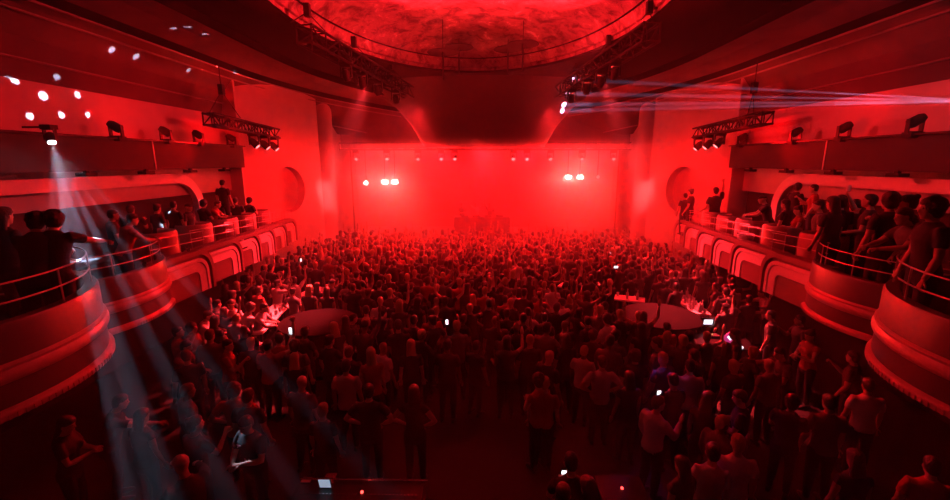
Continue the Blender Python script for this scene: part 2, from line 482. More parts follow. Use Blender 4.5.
# dark canopy stepped down in front of the header
cn = thing('ceiling_canopy', 'large dark tapered canopy hanging above the stage front', 'canopy', (0, 21.2, 0))
CM = mat('canopy_black', (.05, .035, .035), .7)
def canopy_ring(z, wx, wy, n=24):
    return [(wx * math.cos(PI + PI * i / n), wy * math.sin(PI + PI * i / n), z) for i in range(n + 1)] + [(wx, .75, z), (-wx, .75, z)]
MB().loft([canopy_ring(z, a, b) for z, a, b in ((5.95, 2.9, .7), (6.1, 3.05, .8), (6.9, 3.5, 1.05), (7.7, 4.2, 1.5), (8.3, 5.0, 2.0), (8.74, 5.6, 2.5))]).build('shell', CM, cn, True)
MB().loft([canopy_ring(z, a, b) for z, a, b in ((5.90, 2.95, .74), (5.98, 2.95, .74))]).build('rim', M_blackm, cn)
# ---------------------------------------------------------------- balconies
DRUMS = [  # centre lateral, centre Y, radius, top of the front, underside
    (6.47, 4.0, 1.88, 3.67, 2.73), (7.80, 7.15, 1.72, 3.32, 2.36)]
EDGE = [7.9, 9.5, 11.3, 12.8, 14.3, 15.8, 17.2]
def bx_(y): return 6.45 + (y - 9.5) * .185
ZB = [2.32, 2.24, 2.17, 2.10, 2.05, 2.01, 1.98]
PH = .95
ORD = ['first', 'second', 'third', 'fourth', 'fifth', 'sixth', 'seventh']
for s in (-1, 1):
    sd = SIDE[s]
    # floors and undersides of the stepped balcony
    mb = MB()
    def half(cx, cy_, r, z0, z1, n=24):
        poly = [(s * (cx - r * math.cos(a)), cy_ + r * math.sin(a)) for a in (-PI / 2 + PI * i / n for i in range(n + 1))]
        poly += [(s * 9.2, cy_ + r), (s * 9.2, cy_ - r)]
        mb.prism(poly, z0, z1)
    half(6.47, 4.0, 1.84, 2.76, 3.08); half(7.8, 7.15, 1.68, 2.39, 2.72)
    mb.box((s * 8.0, -.4, 2.92), (2.4, 5.2, .32))
    for i in range(6):
        ya, yb = EDGE[i], EDGE[i + 1]; x = bx_(yb) + .3
        mb.box((s * (x + 9.2) / 2, (ya + yb) / 2, ZB[i] + .18), (9.2 - x, yb - ya, .34))
    # rear seating step behind the aisle
    mb.box((s * 8.75, 9.0, 2.88), (.9, 12, .35))
    mb.box((s * 8.75, 2.0, 3.2), (.9, 8, .35))
    struct(mb, 'floor_balcony_%s' % sd, M_black)
    # two round boxes
    for q, (cx, cy_, r, zt, zb) in enumerate(DRUMS):
        nm = ('nearer', 'farther')[q]
        t = thing('balcony_box', '%s of the two round drum-fronted balcony boxes on the %s side' % (nm, sd), 'balcony box', (s * cx, cy_, zb), group='round balcony boxes')
        H = zt - zb
        a0, a1 = (PI * .5, PI * 1.62) if s > 0 else (-PI * .62, PI * .5)
        g = lambda p: MB().lathe((0, 0, 0), p, 64, a0=a0, a1=a1)
        g([(r - .14, .0), (r, .0), (r, H - .04), (r - .02, H), (r - .14, H), (r - .14, 0)]).build('drum_wall', M_drum, t, True)
        g([(r, .36), (r + .025, .38), (r + .045, .42), (r + .045, .46), (r + .02, .50), (r + .03, .53), (r + .0, .56)]).build('upper_moulding', M_band if 0 else mat('moulding_paint', (.5, .3, .3), .3), t, True)
        vb = g([(r, .12), (r + .03, .10), (r + .05, .07), (r + .05, .02), (r, .0)])
        for k in range(26):   # ribbed strip along the lower moulding
            a = (PI - .62 + .03 * k) if s > 0 else (.62 - .03 * k)
            if q == 0: a = (PI - .5 + .036 * k) if s > 0 else (.5 - .036 * k)
            vb.box(((r + .05) * math.cos(a), (r + .05) * math.sin(a), .045), (.02, .022, .05), a)
        vb.build('lower_moulding', mat('moulding_paint', (.5, .3, .3), .3), t, True)
        rl = thing('railing', '%s curved double-bar railing on the round %s balcony box' % (nm, sd), 'railing', (s * cx, cy_, zt), group='balcony railings')
        rr = r - .07
        for z, nm2 in ((.37, 'top_rail'), (.18, 'middle_rail')):
            pts = [(rr * math.cos(a0 + (a1 - a0) * i / 40), rr * math.sin(a0 + (a1 - a0) * i / 40), z) for i in range(41)]
            MB().tube(pts, .010, 6).build(nm2, M_steelred if 0 else mat('rail_paint', (.62, .5, .5), .3, metal=.4), rl, True)
        for k in range(7):
            a = a0 + (a1 - a0) * (k + .35) / 7
            MB().tube([(rr * math.cos(a), rr * math.sin(a), -.01), (rr * math.cos(a), rr * math.sin(a), .37)], .010, 6).build('post', mat('rail_paint', (.62, .5, .5), .3, metal=.4), rl)
    # seven stepped bays with rounded arch panels
    mouldp = mat('arch_roll_paint', (.26, .14, .14), .35)
    innp = mat('arch_panel_paint', (.20, .09, .09), .5)
    for i in range(6):
        ya, yb = EDGE[i], EDGE[i + 1]; x = bx_(yb) - .05; zb = ZB[i]; L = yb - ya
        t = thing('balcony_bay', '%s arched front panel of the %s balcony, counted from the round boxes' % (ORD[i], sd), 'balcony front', (s * x, ya, zb), group='arched balcony fronts')
        def arch(u0, u1, h, r):   # outline, rounded at the far top corner
            pts = [(u0, 0), (u1, 0)]
            for k in range(0, 11):
                a = PI / 2 * k / 10
                pts.append((u1 - r + r * math.cos(a), h - r + r * math.sin(a)))
            pts.append((u0, h)); return pts
        m_ = MB(); a_ = arch(-.15, L, PH, .42)
        m_.extr([(0, u, z) for u, z in a_], (s * .2, 0, 0)); m_.build('slab', M_front, t)
        o_ = arch(-.14, L - .0, PH, .42); o2 = arch(-.14, L - .09, PH - .10, .38)
        def strip(A_, B_, off, name, mt, th=.03):
            mm = MB(); A_ = A_[1:]; B_ = B_[1:]; n_ = len(A_)
            vs = []
            for (u, z), (u2, z2) in zip(A_, B_): vs += [(-s * off, u, z), (-s * off, u2, z2), (0, u, z), (0, u2, z2)]
            fs = []
            for k in range(n_ - 1):
                a = 4 * k; b = a + 4
                fs += [(a, a + 1, b + 1, b), (a, b, b + 2, a + 2), (a + 1, a + 3, b + 3, b + 1)]
            mm.add(vs, fs); mm.build(name, mt, t)
        strip(o_, o2, .07, 'outer_roll', mouldp)
        b1 = arch(-.14, L - .15, PH - .17, .34); b2 = arch(-.14, L - .23, PH - .255, .28)
        b3 = arch(-.14, L - .245, PH - .27, .27); b4 = arch(-.14, L - .46, PH - .46, .13)
        strip(b1, b2, .05, 'arch_band', M_band); strip(b3, b4, .03, 'arch_band', M_band)
        mm = MB(); mm.extr([(0, u, z) for u, z in arch(-.14, L - .48, PH - .48, .10)], (-s * .012, 0, 0)); mm.build('inner_panel', innp, t)
        rl = thing('railing', 'straight railing over the %s arched front of the %s balcony' % (ORD[i], sd), 'railing', (s * (x + .08), ya, zb + PH), group='balcony railings')
        rp = mat('rail_paint', (.62, .5, .5), .3, metal=.4)
        for z, n2 in ((.42, 'top_rail'), (.22, 'middle_rail')):
            MB().tube([(0, 0, z + .02), (0, L, z - .05)], .009, 6).build(n2, rp, rl, True)
        for u in (.03, L * .5, L - .05):
            MB().tube([(0, u, -.01), (0, u, .41)], .009, 6).build('post', rp, rl)
        # glossy round tub seat standing behind the front
        if i in (0, 1, 2, 3, 4):
            t2 = thing('tub_seat', 'red-lit round-backed tub seat behind the %s arched front of the %s balcony' % (ORD[i], sd), 'seat', (s * (x + .68), ya + L * .55, zb + .35), group='round-backed balcony seats')
            aa = (PI * .35, PI * 1.65) if s > 0 else (-PI * .65, PI * .65)
            MB().lathe((0, 0, 0), [(.40, .0), (.43, .1), (.43, 1.02), (.40, 1.08), (.34, 1.04), (.32, .4), (.32, 0)], 28, a0=aa[0], a1=aa[1]).build('backrest', M_booth, t2, True)
            MB().lathe((0, 0, 0), [(0, .0), (.31, .0), (.31, .40), (.26, .46), (0, .47)], 24).build('seat', M_booth, t2, True)

# lights, glasses and small pale things on the balcony fronts
def glass(p, label, h=.12, m=None, g='cups on the balcony fronts'):
    o = MB().lathe((0, 0, 0), [(0, .005), (.03, .005), (.03, 0), (.033, .0), (.042, h), (.038, h), (.029, .012), (0, .012)], 12).build('cup', m or M_glass, smooth=True, loc=p)
    return tag(o, label, 'cup', g)

# ---------------------------------------------------------------- trusses
def truss(name, label, a, b, size=.36, bays=10, group=None, lens=None):
    a, b = Vector(a), Vector(b)
    t = thing(name, label, 'truss', tuple(a), group=group)
    d = (b - a); L = d.length; u = d / L; side = Vector((-u.y, u.x, 0)).normalized(); up = u.cross(side)
    if up.z < 0: up = -up
    cor = [side * (size / 2) * i + up * (size / 2) * j for i, j in ((-1, -1), (1, -1), (1, 1), (-1, 1))]
    for c_ in cor:
        MB().tube([c_, c_ + d], .036, 6).build('chord', M_truss, t)
    mb = MB()
    for k in range(bays):
        for q in range(4):
            p0 = cor[q] + d * (k / bays); p1 = cor[(q + 1) % 4] + d * ((k + 1) / bays)
            if k % 2: p0, p1 = cor[(q + 1) % 4] + d * (k / bays), cor[q] + d * ((k + 1) / bays)
            mb.tube([p0, p1], .02, 5)
            mb.tube([cor[q] + d * (k / bays), cor[(q + 1) % 4] + d * (k / bays)], .02, 5)
    mb.build('bracing', M_truss, t)
    return t
TR = {}
for s in (-1, 1):
    sd = SIDE[s]
    xa = 4.5 if s < 0 else 4.1; a = (s * xa, 11.3, 8.32); b = (s * 3.15, 18.55, 8.03)
    TR[s] = truss('lighting_truss', 'long black box truss slanting under the dome on the %s side' % sd, a, b, .42, 11, 'box trusses under the dome')
    truss('side_truss', 'black truss hanging beside the %s balcony end by the cove' % sd, (s * 8.0, 12.6, 6.42), (s * 7.95, 16.5, 6.25), .32, 10, 'side trusses')
    # stage lattice towers
    truss('stage_tower', 'pale lattice tower standing at the %s edge of the stage' % sd, (s * 7.15, 23.0, 1.1), (s * 7.15, 23.0, 5.8), .42, 10, 'stage towers')
truss('stage_truss', 'black truss crossing above the stage front', (-7.4, 22.2, 5.98), (7.4, 22.2, 5.98), .34, 26)
# hoists and bridles holding the trusses
def hoist(p, top, label, g='chain hoists'):
    p = Vector(p)
    t = thing('chain_hoist', label, 'hoist', tuple(p), group=g)
    apex = min(.95, top - p.z - .05)
    MB().tube([(0, 0, apex), (0, 0, top - p.z)], .016, 6).build('chain', M_blackm, t)
    MB().tube([(-.3, -.35, .2), (0, 0, apex)], .014, 6).build('sling', M_blackm, t)
    MB().tube([(.3, .35, .2), (0, 0, apex)], .014, 6).build('sling', M_blackm, t)
    MB().box((0, 0, apex + .05), (.14, .14, .3)).build('motor', M_black, t)
for s in (-1, 1):
    sd = SIDE[s]
    for k, (f, nm) in enumerate(((.03, 'near'), (.36, 'middle'), (.75, 'far'))):
        p = Vector((s * (4.5 if s < 0 else 4.1), 11.3, 8.35)).lerp(Vector((s * 3.15, 18.55, 8.06)), f)
        hoist(p, 8.93 if k == 0 else (8.80 if k == 1 else 8.72), 'chain hoist holding the %s end part of the %s slanting truss' % (nm, sd))
    hoist((s * 8.0, 13.4, 6.35), 8.1, 'chain hoist holding the truss beside the %s balcony end' % sd)
# shallow round discs hung on rods
for px, py, Y, lab in ((443, 52, 15, 'left one of the pair hanging under the dome'), (459, 47, 16.5, 'small far one hanging left of centre under the dome'), (523, 44, 15, 'right one of the pair hanging under the dome'), (508, 49, 16.5, 'small far one hanging right of centre under the dome')):
    p = at_y(px, py, Y)
    t = thing('hanging_disc', 'shallow dark disc on a rod, ' + lab, 'hanging disc', tuple(p), group=None)
    MB().lathe((0, 0, 0), [(0, .08), (.1, .07), (.52, .0), (.53, -.02), (.1, .02), (0, .02)], 32).build('disc', M_truss, t, True)
    MB().tube([(0, 0, .05), (0, 0, 9.75 - p.z)], .012, 6).build('rod', M_blackm, t)
    MB().tube([(.0, 0, .0), (.0, 0, -.9)], .03, 6).build('drop_tube', M_blackm, t)

# ---------------------------------------------------------------- moving head fixtures
def moving_head(p, aim, label, lens, group='moving heads', hang=True, sc_=1.0, name='moving_head_light'):
    p = Vector(p)
    t = thing(name, label, 'stage light', tuple(p), group=group)
    sg = 1 if hang else -1
    MB().box((0, 0, .34 * sg * sc_), (.34 * sc_, .26 * sc_, .14 * sc_)).build('base', M_black, t)
    y_ = MB()
    for q in (-1, 1): y_.box((q * .17 * sc_, 0, .13 * sg * sc_), (.035 * sc_, .10 * sc_, .36 * sc_))
    y_.box((0, 0, .27 * sg * sc_), (.36 * sc_, .12 * sc_, .04 * sc_))
    y_.build('yoke', M_blackm, t)
    d = (Vector(aim) - p).normalized()
    hb = MB().tube([-d * .2 * sc_, -d * .12 * sc_, d * .08 * sc_, d * .15 * sc_], [.07 * sc_, .12 * sc_, .13 * sc_, .11 * sc_], 16).build('head', M_black, t, True)
    MB().tube([d * .15 * sc_, d * .158 * sc_], .095 * sc_, 16).build('lens', lens, hb, True)
    if group is None: MB().tube([(0, 0, .34 * sc_), (math.copysign(.5, p.x), 0, .34 * sc_)], .02, 6).build('bracket', M_blackm, t)
    return t
def behind(p, target, off=.105):
    d = (Vector(target) - Vector(p)).normalized(); return Vector(p) - d * off
moving_head(behind(WHITE_HEAD, at_z(140, 500, 0)), at_z(140, 500, 0), 'moving head throwing the white beams, on the left ledge over the balcony', M_lensw, None, hang=True, sc_=.6)
moving_head(behind(LASER_HEAD, at_y(640, 95, 17)), at_y(640, 95, 17), 'moving head throwing thin violet beams from beyond the right frame edge', M_lensw, None, sc_=.6)
for s, lst in ((-1, ((118, 142), (168, 149), (200, 150), (232, 147))), (1, ((722, 131), (797, 126), (846, 119), (916, 120)))):
    for k, (px, py) in enumerate(lst):
        p = at_x(px, py, s * 8.6); p.z = 6.0; p.y = min(p.y, 14.7)
        aim = Vector((s * 3.5, p.y + 3.5, 1.5))
        moving_head(p, aim, 'dark moving head %s on the %s fascia ledge, from the near end' % (ORD[(k + 1) if s < 0 else (3 - k)], SIDE[s]), M_lensw if (s, k) in () else M_lensoff, 'moving heads on the ledges', hang=False, sc_=.8)
p = at_x(168, 149, -8.35)
spot(Vector(p) + Vector((.25, .25, -.12)), at_y(202, 215, 12.5), 6000, VIOLET, 5, .5, .03)
# heads hung from the trusses
for s in (-1, 1):
    for k, f in enumerate((.28, .42, .58, .8)):
        p = Vector((s * (4.5 if s < 0 else 4.1), 11.3, 7.8)).lerp(Vector((s * 3.15, 18.55, 7.5)), f)
        moving_head(p, (s * 3, p.y + 3, 1), '%s moving head under the %s slanting truss, from the near end' % (ORD[k], SIDE[s]), M_lensoff, 'moving heads under the trusses', sc_=.9)
    for k, f in enumerate((.6, .78, .95)):
        p = Vector((s * 8.0, 12.6, 5.92)).lerp(Vector((s * 7.95, 16.5, 5.76)), f)
        moving_head(p, (s * 3, p.y + 1, 0), '%s moving head under the %s side truss, from the near end' % (ORD[k], SIDE[s]), M_lensr, 'moving heads under the side trusses', sc_=.95)
for k, x in enumerate((-6.6, -5.0, -3.4, -2.2, -1.5, 1.5, 2.2, 3.4, 5.0, 6.6)):
    moving_head((x, 22.2, 5.42), (x * .9, 16, 0), '%s stage light under the truss across the stage' % ('first second third fourth fifth sixth seventh eighth ninth tenth'.split()[k]) + ', from the left', M_lensr, 'lights under the stage truss', sc_=.9)
# blinders
for k, (px, py) in enumerate(BLINDERS):
    p = at_y(px, py, 22.2)
    t = thing('blinder_lamp', '%s glowing white-hot blinder lamp over the %s half of the stage' % (('outer', 'inner')[k % 2] if k < 2 else ('inner', 'outer')[k % 2], 'left' if k < 2 else 'right'), 'stage light', tuple(p), group='stage blinders')
    MB().box((0, .06, 0), (.38, .16, .26)).build('housing', M_black, t)
    MB().box((0, -.03, 0), (.28, .02, .17)).build('lens', M_blinder, t)
    MB().tube([(0, .06, .15), (0, .06, 5.85 - p.z)], .02, 6).build('hanger', M_blackm, t)
for px, py, Y, sid in ((366, 183, 22.3, 'left'), (598, 177, 22.3, 'right')):
    p = at_y(px, py, Y)
    t = thing('par_lamp', 'small round lamp on the %s stage side, outside the blinders' % sid, 'stage light', tuple(p), group=None)
    MB().tube([(0, .2, 0), (0, 0, 0)], [.09, .12], 16).build('can', M_black, t, True)
    MB().tube([(0, 0, 0), (0, -.012, 0)], .10, 16).build('lens', M_blinder if sid == 'left' else M_lensr, t, True)
    MB().tube([(0, .1, .1), (0, .1, 5.85 - p.z)], .02, 6).build('hanger', M_blackm, t)
# small speakers / clamps along the underside of the fascia
for s in (-1, 1):
    for k in range(8):
        y = 2.5 + k * 1.65
        tag(MB().box((0, 0, 0), (.22, .3, .07)).box((0, 0, .05), (.08, .08, .08)).build('fascia_light', M_black, loc=(s * 8.6, y, 4.93)), '%s small dark downlight under the %s fascia, counted from the near end' % ('first second third fourth fifth sixth seventh eighth'.split()[k], SIDE[s]), 'downlight', 'small lights under the fascias')
# ---------------------------------------------------------------- flecks on the left ceiling
fleck_src = Vector((-3.2, 12.0, 5.9))  # unseen point added as origin of the fleck spots; no ball hangs here
for px, py in FLECKS:
    # where the picture ray meets the sloping left ceiling
    r = ray(px, py); o_ = Vector((0, 0, CAMZ)); hit = None
    for k in range(1, 400):
        q = o_ + r * (k * .05)
        ax = abs(q.x)
        zc = 8.75 if ax < 6.9 else 8.5 if ax < 8.35 else (8.5 - (ax - 8.5) * 1.7 if ax < 9.2 else 0)
        if q.z > zc - .02 or ax > 9.15: hit = q; break
    big = 1.25 if (px, py) in ((113, 50), (43, 96), (137, 57)) else 1.0
    src = fleck_src if px < 150 else Vector((-5.2, 11.5, 6.2))
    dd = (hit - src).length
    spot(src, hit, 260 * dd * dd * big, COOL, math.degrees(2 * math.atan(.075 * big / dd)), .35, .01)
# ---------------------------------------------------------------- round counters on the floor
def round_counter(c, r, h, label):
    t = thing('round_counter', label, 'counter', c)
    MB().lathe((0, 0, 0), [(0, h - .05), (r, h - .05), (r + .02, h - .03), (r + .02, h), (r, h + .01), (0, h + .01)], 48).build('top', M_disc, t, True)
    MB().lathe((0, 0, 0), [(r - .12, 0), (r - .12, h - .05)], 48).build('drum_body', M_black, t, True)
    MB().lathe((0, 0, 0), [(r - .05, 0), (r - .05, .1), (r - .12, .12)], 48).build('kick_plinth', M_blackm, t, True)
CL = at_z(318, 321, 1.2); CR = at_z(661, 315, 1.2)
round_counter((CL.x, CL.y, 0), .93, 1.2, 'large dark round counter on the floor left of centre')
round_counter((CR.x, CR.y, 0), .98, 1.2, 'large dark round counter on the floor right of centre')

# ---------------------------------------------------------------- high tables with drinks
BOT = None
def bottle(p, label, group, m=None):
    global BOT
    if BOT is None or m is not None:
        t = thing('bottle', label, 'bottle', p, group=group)
        MB().lathe((0, 0, 0), [(0, 0), (.04, 0), (.042, .02), (.042, .17), (.03, .21), (.015, .24), (.014, .29), (0, .29)], 12).build('body', m or M_bottle, t, True)
        MB().lathe((0, 0, 0), [(.0, .285), (.017, .285), (.017, .315), (0, .315)], 10).build('cap', M_white, t, True)
        if m is None: BOT = t
    else:
        t = copy_tree(BOT); t.location = p; t['label'] = label; t['group'] = group
    return t
def high_table(a, b, wd, h, label, group=None):
    a, b = Vector(a), Vector(b); d = b - a; L = d.length; ang = math.atan2(d.y, d.x); c = (a + b) / 2
    t = thing('high_table', label, 'table', (c.x, c.y, 0), ang, group)
    MB().box((0, 0, h - .025), (L, wd, .05)).build('table_top', M_trim, t)
    for q in (-1, 1):
        for r in (-1, 1):
            MB().box((q * (L / 2 - .06), r * (wd / 2 - .06), (h - .05) / 2), (.05, .05, h - .05)).build('leg', M_blackm, t)
    MB().box((0, wd / 2 - .06, .25), (L - .16, .03, .03)).build('foot_rail', M_blackm, t)
    MB().box((0, -wd / 2 + .06, .25), (L - .16, .03, .03)).build('foot_rail', M_blackm, t)
    return c, ang, L
TABLES = [
    ((252, 333), (283, 303), 'long pale drinks table left of the left round counter'),
    ((293, 300), (322, 287), 'pale drinks table just behind the left round counter'),
    ((232, 351), (256, 341), 'short pale drinks table in the crowd under the left balcony'),
    ((610, 296), (645, 300), 'pale drinks table at the back left of the right round counter'),
    ((682, 296), (702, 314), 'bottle-crowded pale table right of the right round counter'),
    ((372, 293), (398, 283), 'small pale table in the crowd beyond the left round counter'),
    ((560, 284), (585, 288), 'small pale table in the crowd beyond the right round counter')]
TAB = []
for k, (pa, pb, lab) in enumerate(TABLES):
    a = at_z(*pa, 1.05); b = at_z(*pb, 1.05); a.z = b.z = 0
    c, ang, L = high_table(a, b, .5, 1.05, lab)
    TAB.append((c, ang, L))
    u = Vector((math.cos(ang), math.sin(ang), 0)); v = Vector((-u.y, u.x, 0))
    nb = int(L / .16) if k == 4 else int(L / .28)
    for q in range(nb):
        p = c + u * ((q + .5) / nb - .5) * (L - .15) + v * RNG.uniform(-.17, .17); p.z = 1.05
        if RNG.random() < .6: bottle(tuple(p), 'pale bottle on the ' + lab, 'bottles on the ' + lab)
        else:
            glass(tuple(p), 'small cup on the ' + lab, m=M_white, g='cups on the ' + lab)
        if k in (0, 4) :
            p2 = c + u * ((q + .5) / nb - .5) * (L - .15) + v * RNG.uniform(-.2, .2) + u * .07; p2.z = 1.05
            glass(tuple(p2), 'small cup on the ' + lab, m=M_white, g='cups on the ' + lab)

# ---------------------------------------------------------------- operator desk with two screens, right
def desk(name, label, a, b, wd, h):
    a, b = Vector(a), Vector(b); d = b - a; L = d.length; ang = math.atan2(d.y, d.x); c = (a + b) / 2
    t = thing(name, label, 'desk', (c.x, c.y, 0), ang)
    MB().box((0, 0, h - .02), (L, wd, .04)).build('desk_top', M_blackm, t)
    MB().box((0, -wd / 2 + .03, (h - .04) / 2), (L, .04, h - .04)).build('front_panel', M_black, t)
    for q in (-1, 1): MB().box((q * (L / 2 - .02), .02, (h - .04) / 2), (.04, wd - .1, h - .04)).build('side_panel', M_black, t)
    return c, ang, L
def screen_unit(name, label, p, rz, w_, h_, m, tilt=.25, cat='laptop'):
    t = thing(name, label, cat, tuple(p), rz)
    MB().box((0, .12, .012), (w_, .24, .024)).build('keyboard_base', M_steel, t)
    R = Matrix.Rotation(-tilt, 3, 'X')
    f = MB().box(R @ Vector((0, 0, h_ / 2)) + Vector((0, 0, .02)), (w_ + .03, .02, h_ + .03), R=R).build('lid', M_steel, t)
    MB().box(R @ Vector((0, .0, h_ / 2)) + Vector((0, .0, .02)) + R @ Vector((0, -.013, 0)), (w_, .004, h_), R=R).build('screen', m, f)
    return t
da = at_z(694, 338, 1.0); db = at_z(752, 345, 1.0)
c, ang, L = desk('operator_desk', 'dark operator desk beside the right round counter', da, db, .7, 1.0)
z = 1.0
def scr(px, py, zz): 
    p = at_z(px, py, zz); return p
# screens face the hall rear, toward the viewer
p = at_z(707, 327, 1.0)
screen_unit('monitor', 'grey-framed monitor with a white window, on the dark operator desk', (p.x, p.y, 1.0), 0, .40, .25, M_steel, -.1, 'monitor')
MB_ = MB().box((0, 0, 0), (.22, .004, .13)); o = MB_.build('screen_window', M_screen)
mon = [x for x in bpy.data.objects if x.name.startswith('monitor')][0]
lid = [x for x in mon.children if x.name.startswith('lid')][0]
R = Matrix.Rotation(.1, 3, 'X'); o.parent = lid; o.location = R @ Vector((0, -.018, .13)) + Vector((0, 0, .02)); o.rotation_euler = (.1, 0, 0)
p = at_z(729, 345, 1.0)
t = thing('tablet', 'magenta glowing tablet turned on its corner, on the dark operator desk', 'tablet', (p.x, p.y, 1.0))
R = Matrix.Rotation(.2, 3, 'X') @ Matrix.Rotation(PI / 4, 3, 'Y')
MB().box((0, 0, .19), (.27, .015, .27), R=R).build('frame', M_screenp, t)
MB().box(Vector((0, -.012, .19)), (.13, .006, .09), R=R).build('screen', M_screen, t)
MB().box((0, .03, .01), (.12, .1, .02)).build('stand', M_blackm, t)
p = at_z(740, 348, 1.0)
tag(MB().lathe((0, 0, 0), [(0, 0), (.06, 0), (.07, .03), (.03, .06), (0, .065)], 12).build('desk_lamp', M_screen, smooth=True, loc=(p.x, p.y, 1.0)), 'small white glowing lamp at the right end of the operator desk', 'lamp')
p = at_z(712, 337, 1.0)
tag(MB().box((0, 0, .03), (.3, .2, .06)).build('control_box', M_black, loc=(p.x, p.y, 1.0)), 'flat black control box on the operator desk below the monitor', 'control box')
tag(MB().ell((0, 0, .012), (.012, .012, .012)).build('indicator_lamp', M_green, loc=(p.x, p.y, 1.06)), 'tiny green indicator lamp on the black control box', 'indicator lamp')

# ---------------------------------------------------------------- sound desk at the bottom centre
a = at_z(300, 474, 1.0); b = at_z(428, 474, 1.0); y = (a.y + b.y) / 2 - .15
sd_ = thing('mixing_desk', 'long dark mixing desk with a steel front edge at the bottom centre', 'mixing desk', ((a.x + b.x) / 2, y - .25, 0))
L = b.x - a.x
MB().box((0, 0, .82), (L, .75, .16)).build('console_body', M_black, sd_)
cb = MB().box((0, .0, .905), (L - .1, .6, .012)).build('control_surface', M_blackm, sd_)
fb_ = MB()
for k in range(32):
    fb_.box((-L / 2 + .12 + k * (L - .24) / 31, -.12, .92), (.018, .05, .02))
    fb_.box((-L / 2 + .12 + k * (L - .24) / 31, .12, .92), (.014, .014, .02))
fb_.build('fader_knobs', M_steel, cb, kind='stuff')
MB().tube([(-L / 2, .38, .93), (L / 2, .38, .93)], .014, 8).build('edge_rail', M_steel, sd_, True)
for q in (-1, 1): MB().box((q * (L / 2 - .1), 0, .37), (.08, .6, .74)).build('leg', M_blackm, sd_)
p = at_z(329, 480, .93)
screen_unit('laptop', 'open laptop with a lit white screen on the mixing desk', (p.x, p.y - .12, .912), 0, .15, .15, mat('laptop_screen', (.6, .7, .8), .3, emit=((.6, .75, 1), .45), var=0), -.25)
p = at_z(307, 478, .93)
tag(MB().box((0, 0, .005), (.13, .09, .01)).build('paper_note', M_trim, loc=(p.x, p.y - .02, .912)), 'small pale sheet of paper at the left end of the mixing desk', 'paper')
p = at_z(362, 492, .93)
tag(MB().ell((0, 0, .018), (.02, .02, .018)).build('indicator_lamp', M_redled, loc=(p.x, p.y, .912)), 'bright red indicator lamp on the mixing desk', 'indicator lamp')
# small rack with a red lamp at the bottom right of centre
p = at_z(622, 489, .95)
t = thing('equipment_rack', 'low black equipment rack with a red lamp at the bottom, right of centre', 'equipment rack', (p.x, p.y, 0))
MB().box((0, 0, .46), (.6, .5, .92)).build('case', M_black, t)
MB().box((0, 0, .935), (.62, .52, .03)).build('lid', M_blackm, t)
MB().ell((0, .0, .965), (.018, .018, .016)).build('lamp', M_redled, t, True)

# ---------------------------------------------------------------- DJ table on the stage
dj = thing('dj_table', 'dark draped performance table at the middle of the stage', 'table', (-.1, 24.3, 1.1))
MB().box((0, 0, .98), (3.2, .8, .05)).build('table_top', M_blackm, dj)
MB().box((0, -.36, .48), (3.2, .05, .96)).build('front_cloth', M_stage, dj)
for q in (-1, 1): MB().box((q * 1.5, .3, .48), (.06, .06, .96)).build('leg', M_blackm, dj)
for k, x in enumerate((-1.0, -.35, .35, 1.0)):
    t = thing('media_player', '%s black player on the stage table, from the left' % ORD[k], 'music player', (x - .1, 24.25, 2.105), group='players on the stage table')
    MB().box((0, 0, .05), (.4, .42, .1)).build('body', M_black, t)
    MB().lathe((0, 0, .1), [(0, .015), (.12, .015), (.13, 0)], 20).build('jog_wheel', M_steel, t, True)

# balcony drinks, buckets and pale details
for px, py, zz, lab, m in ((237, 238, 2.95, 'bright clear ice bucket on the left balcony front', M_glass), (745, 236, 3.0, 'bright clear ice bucket on the right balcony front', M_glass)):
    s = -1 if px < 475 else 1
    yy = 11.6; x = bx_(yy) + .35
    p = at_x(px, py + 6, s * x)
    t = thing('ice_bucket', lab, 'ice bucket', (p.x, p.y, p.z - .1))
    MB().lathe((0, 0, 0), [(0, 0), (.16, 0), (.21, .32), (.2, .32), (.15, .02), (0, .02)], 24).build('pail', mat('frosted_plastic', (.85, .85, .85), .3), t, True)
    MB().lathe((0, 0, 0), [(.21, .31), (.225, .325), (.21, .34)], 24).build('rim', M_steel, t, True)
    MB().lathe((0, 0, 0), [(0, -.6), (.25, -.6), (.25, -.58), (.03, -.56), (.03, -.03), (.27, -.02), (.27, 0), (0, 0)], 24).build('stand', M_blackm, t, True)
for px, py, s, lab in ((150, 249, -1, 'clear cup on the farther round box at left'), (172, 259, -1, 'clear cup behind the first left arch'), (829, 246, 1, 'clear cup on the farther round box at right'),
                       (890, 249, 1, 'clear cup on the nearer round box at right'), (898, 250, 1, 'second clear cup on the nearer round box at right')):
    d_ = DRUMS[1] if (px in (150, 829)) else (DRUMS[0] if px > 880 else None)
    if d_:
        # on the flat top of the drum front
        cx, cy_, r, zt, zb = d_
        best = min((abs((lambda q: q)(0)),) for _ in (0,))
        a_best = min(((( (lambda P_: (P_.x - s * (cx - (r - .07) * math.cos(a)))**2 + (P_.y - (cy_ + (r - .07) * math.sin(a)))**2)(at_z(px, py + 18, zt))), a) for a in [k * .05 - 1.5 for k in range(60)]))[1]
        glass((s * (cx - (r - .07) * math.cos(a_best)), cy_ + (r - .07) * math.sin(a_best), zt), lab, .11)
    else:
        glass((s * (bx_(9.0) + .1), 8.9, 2.32 + PH), lab, .12)
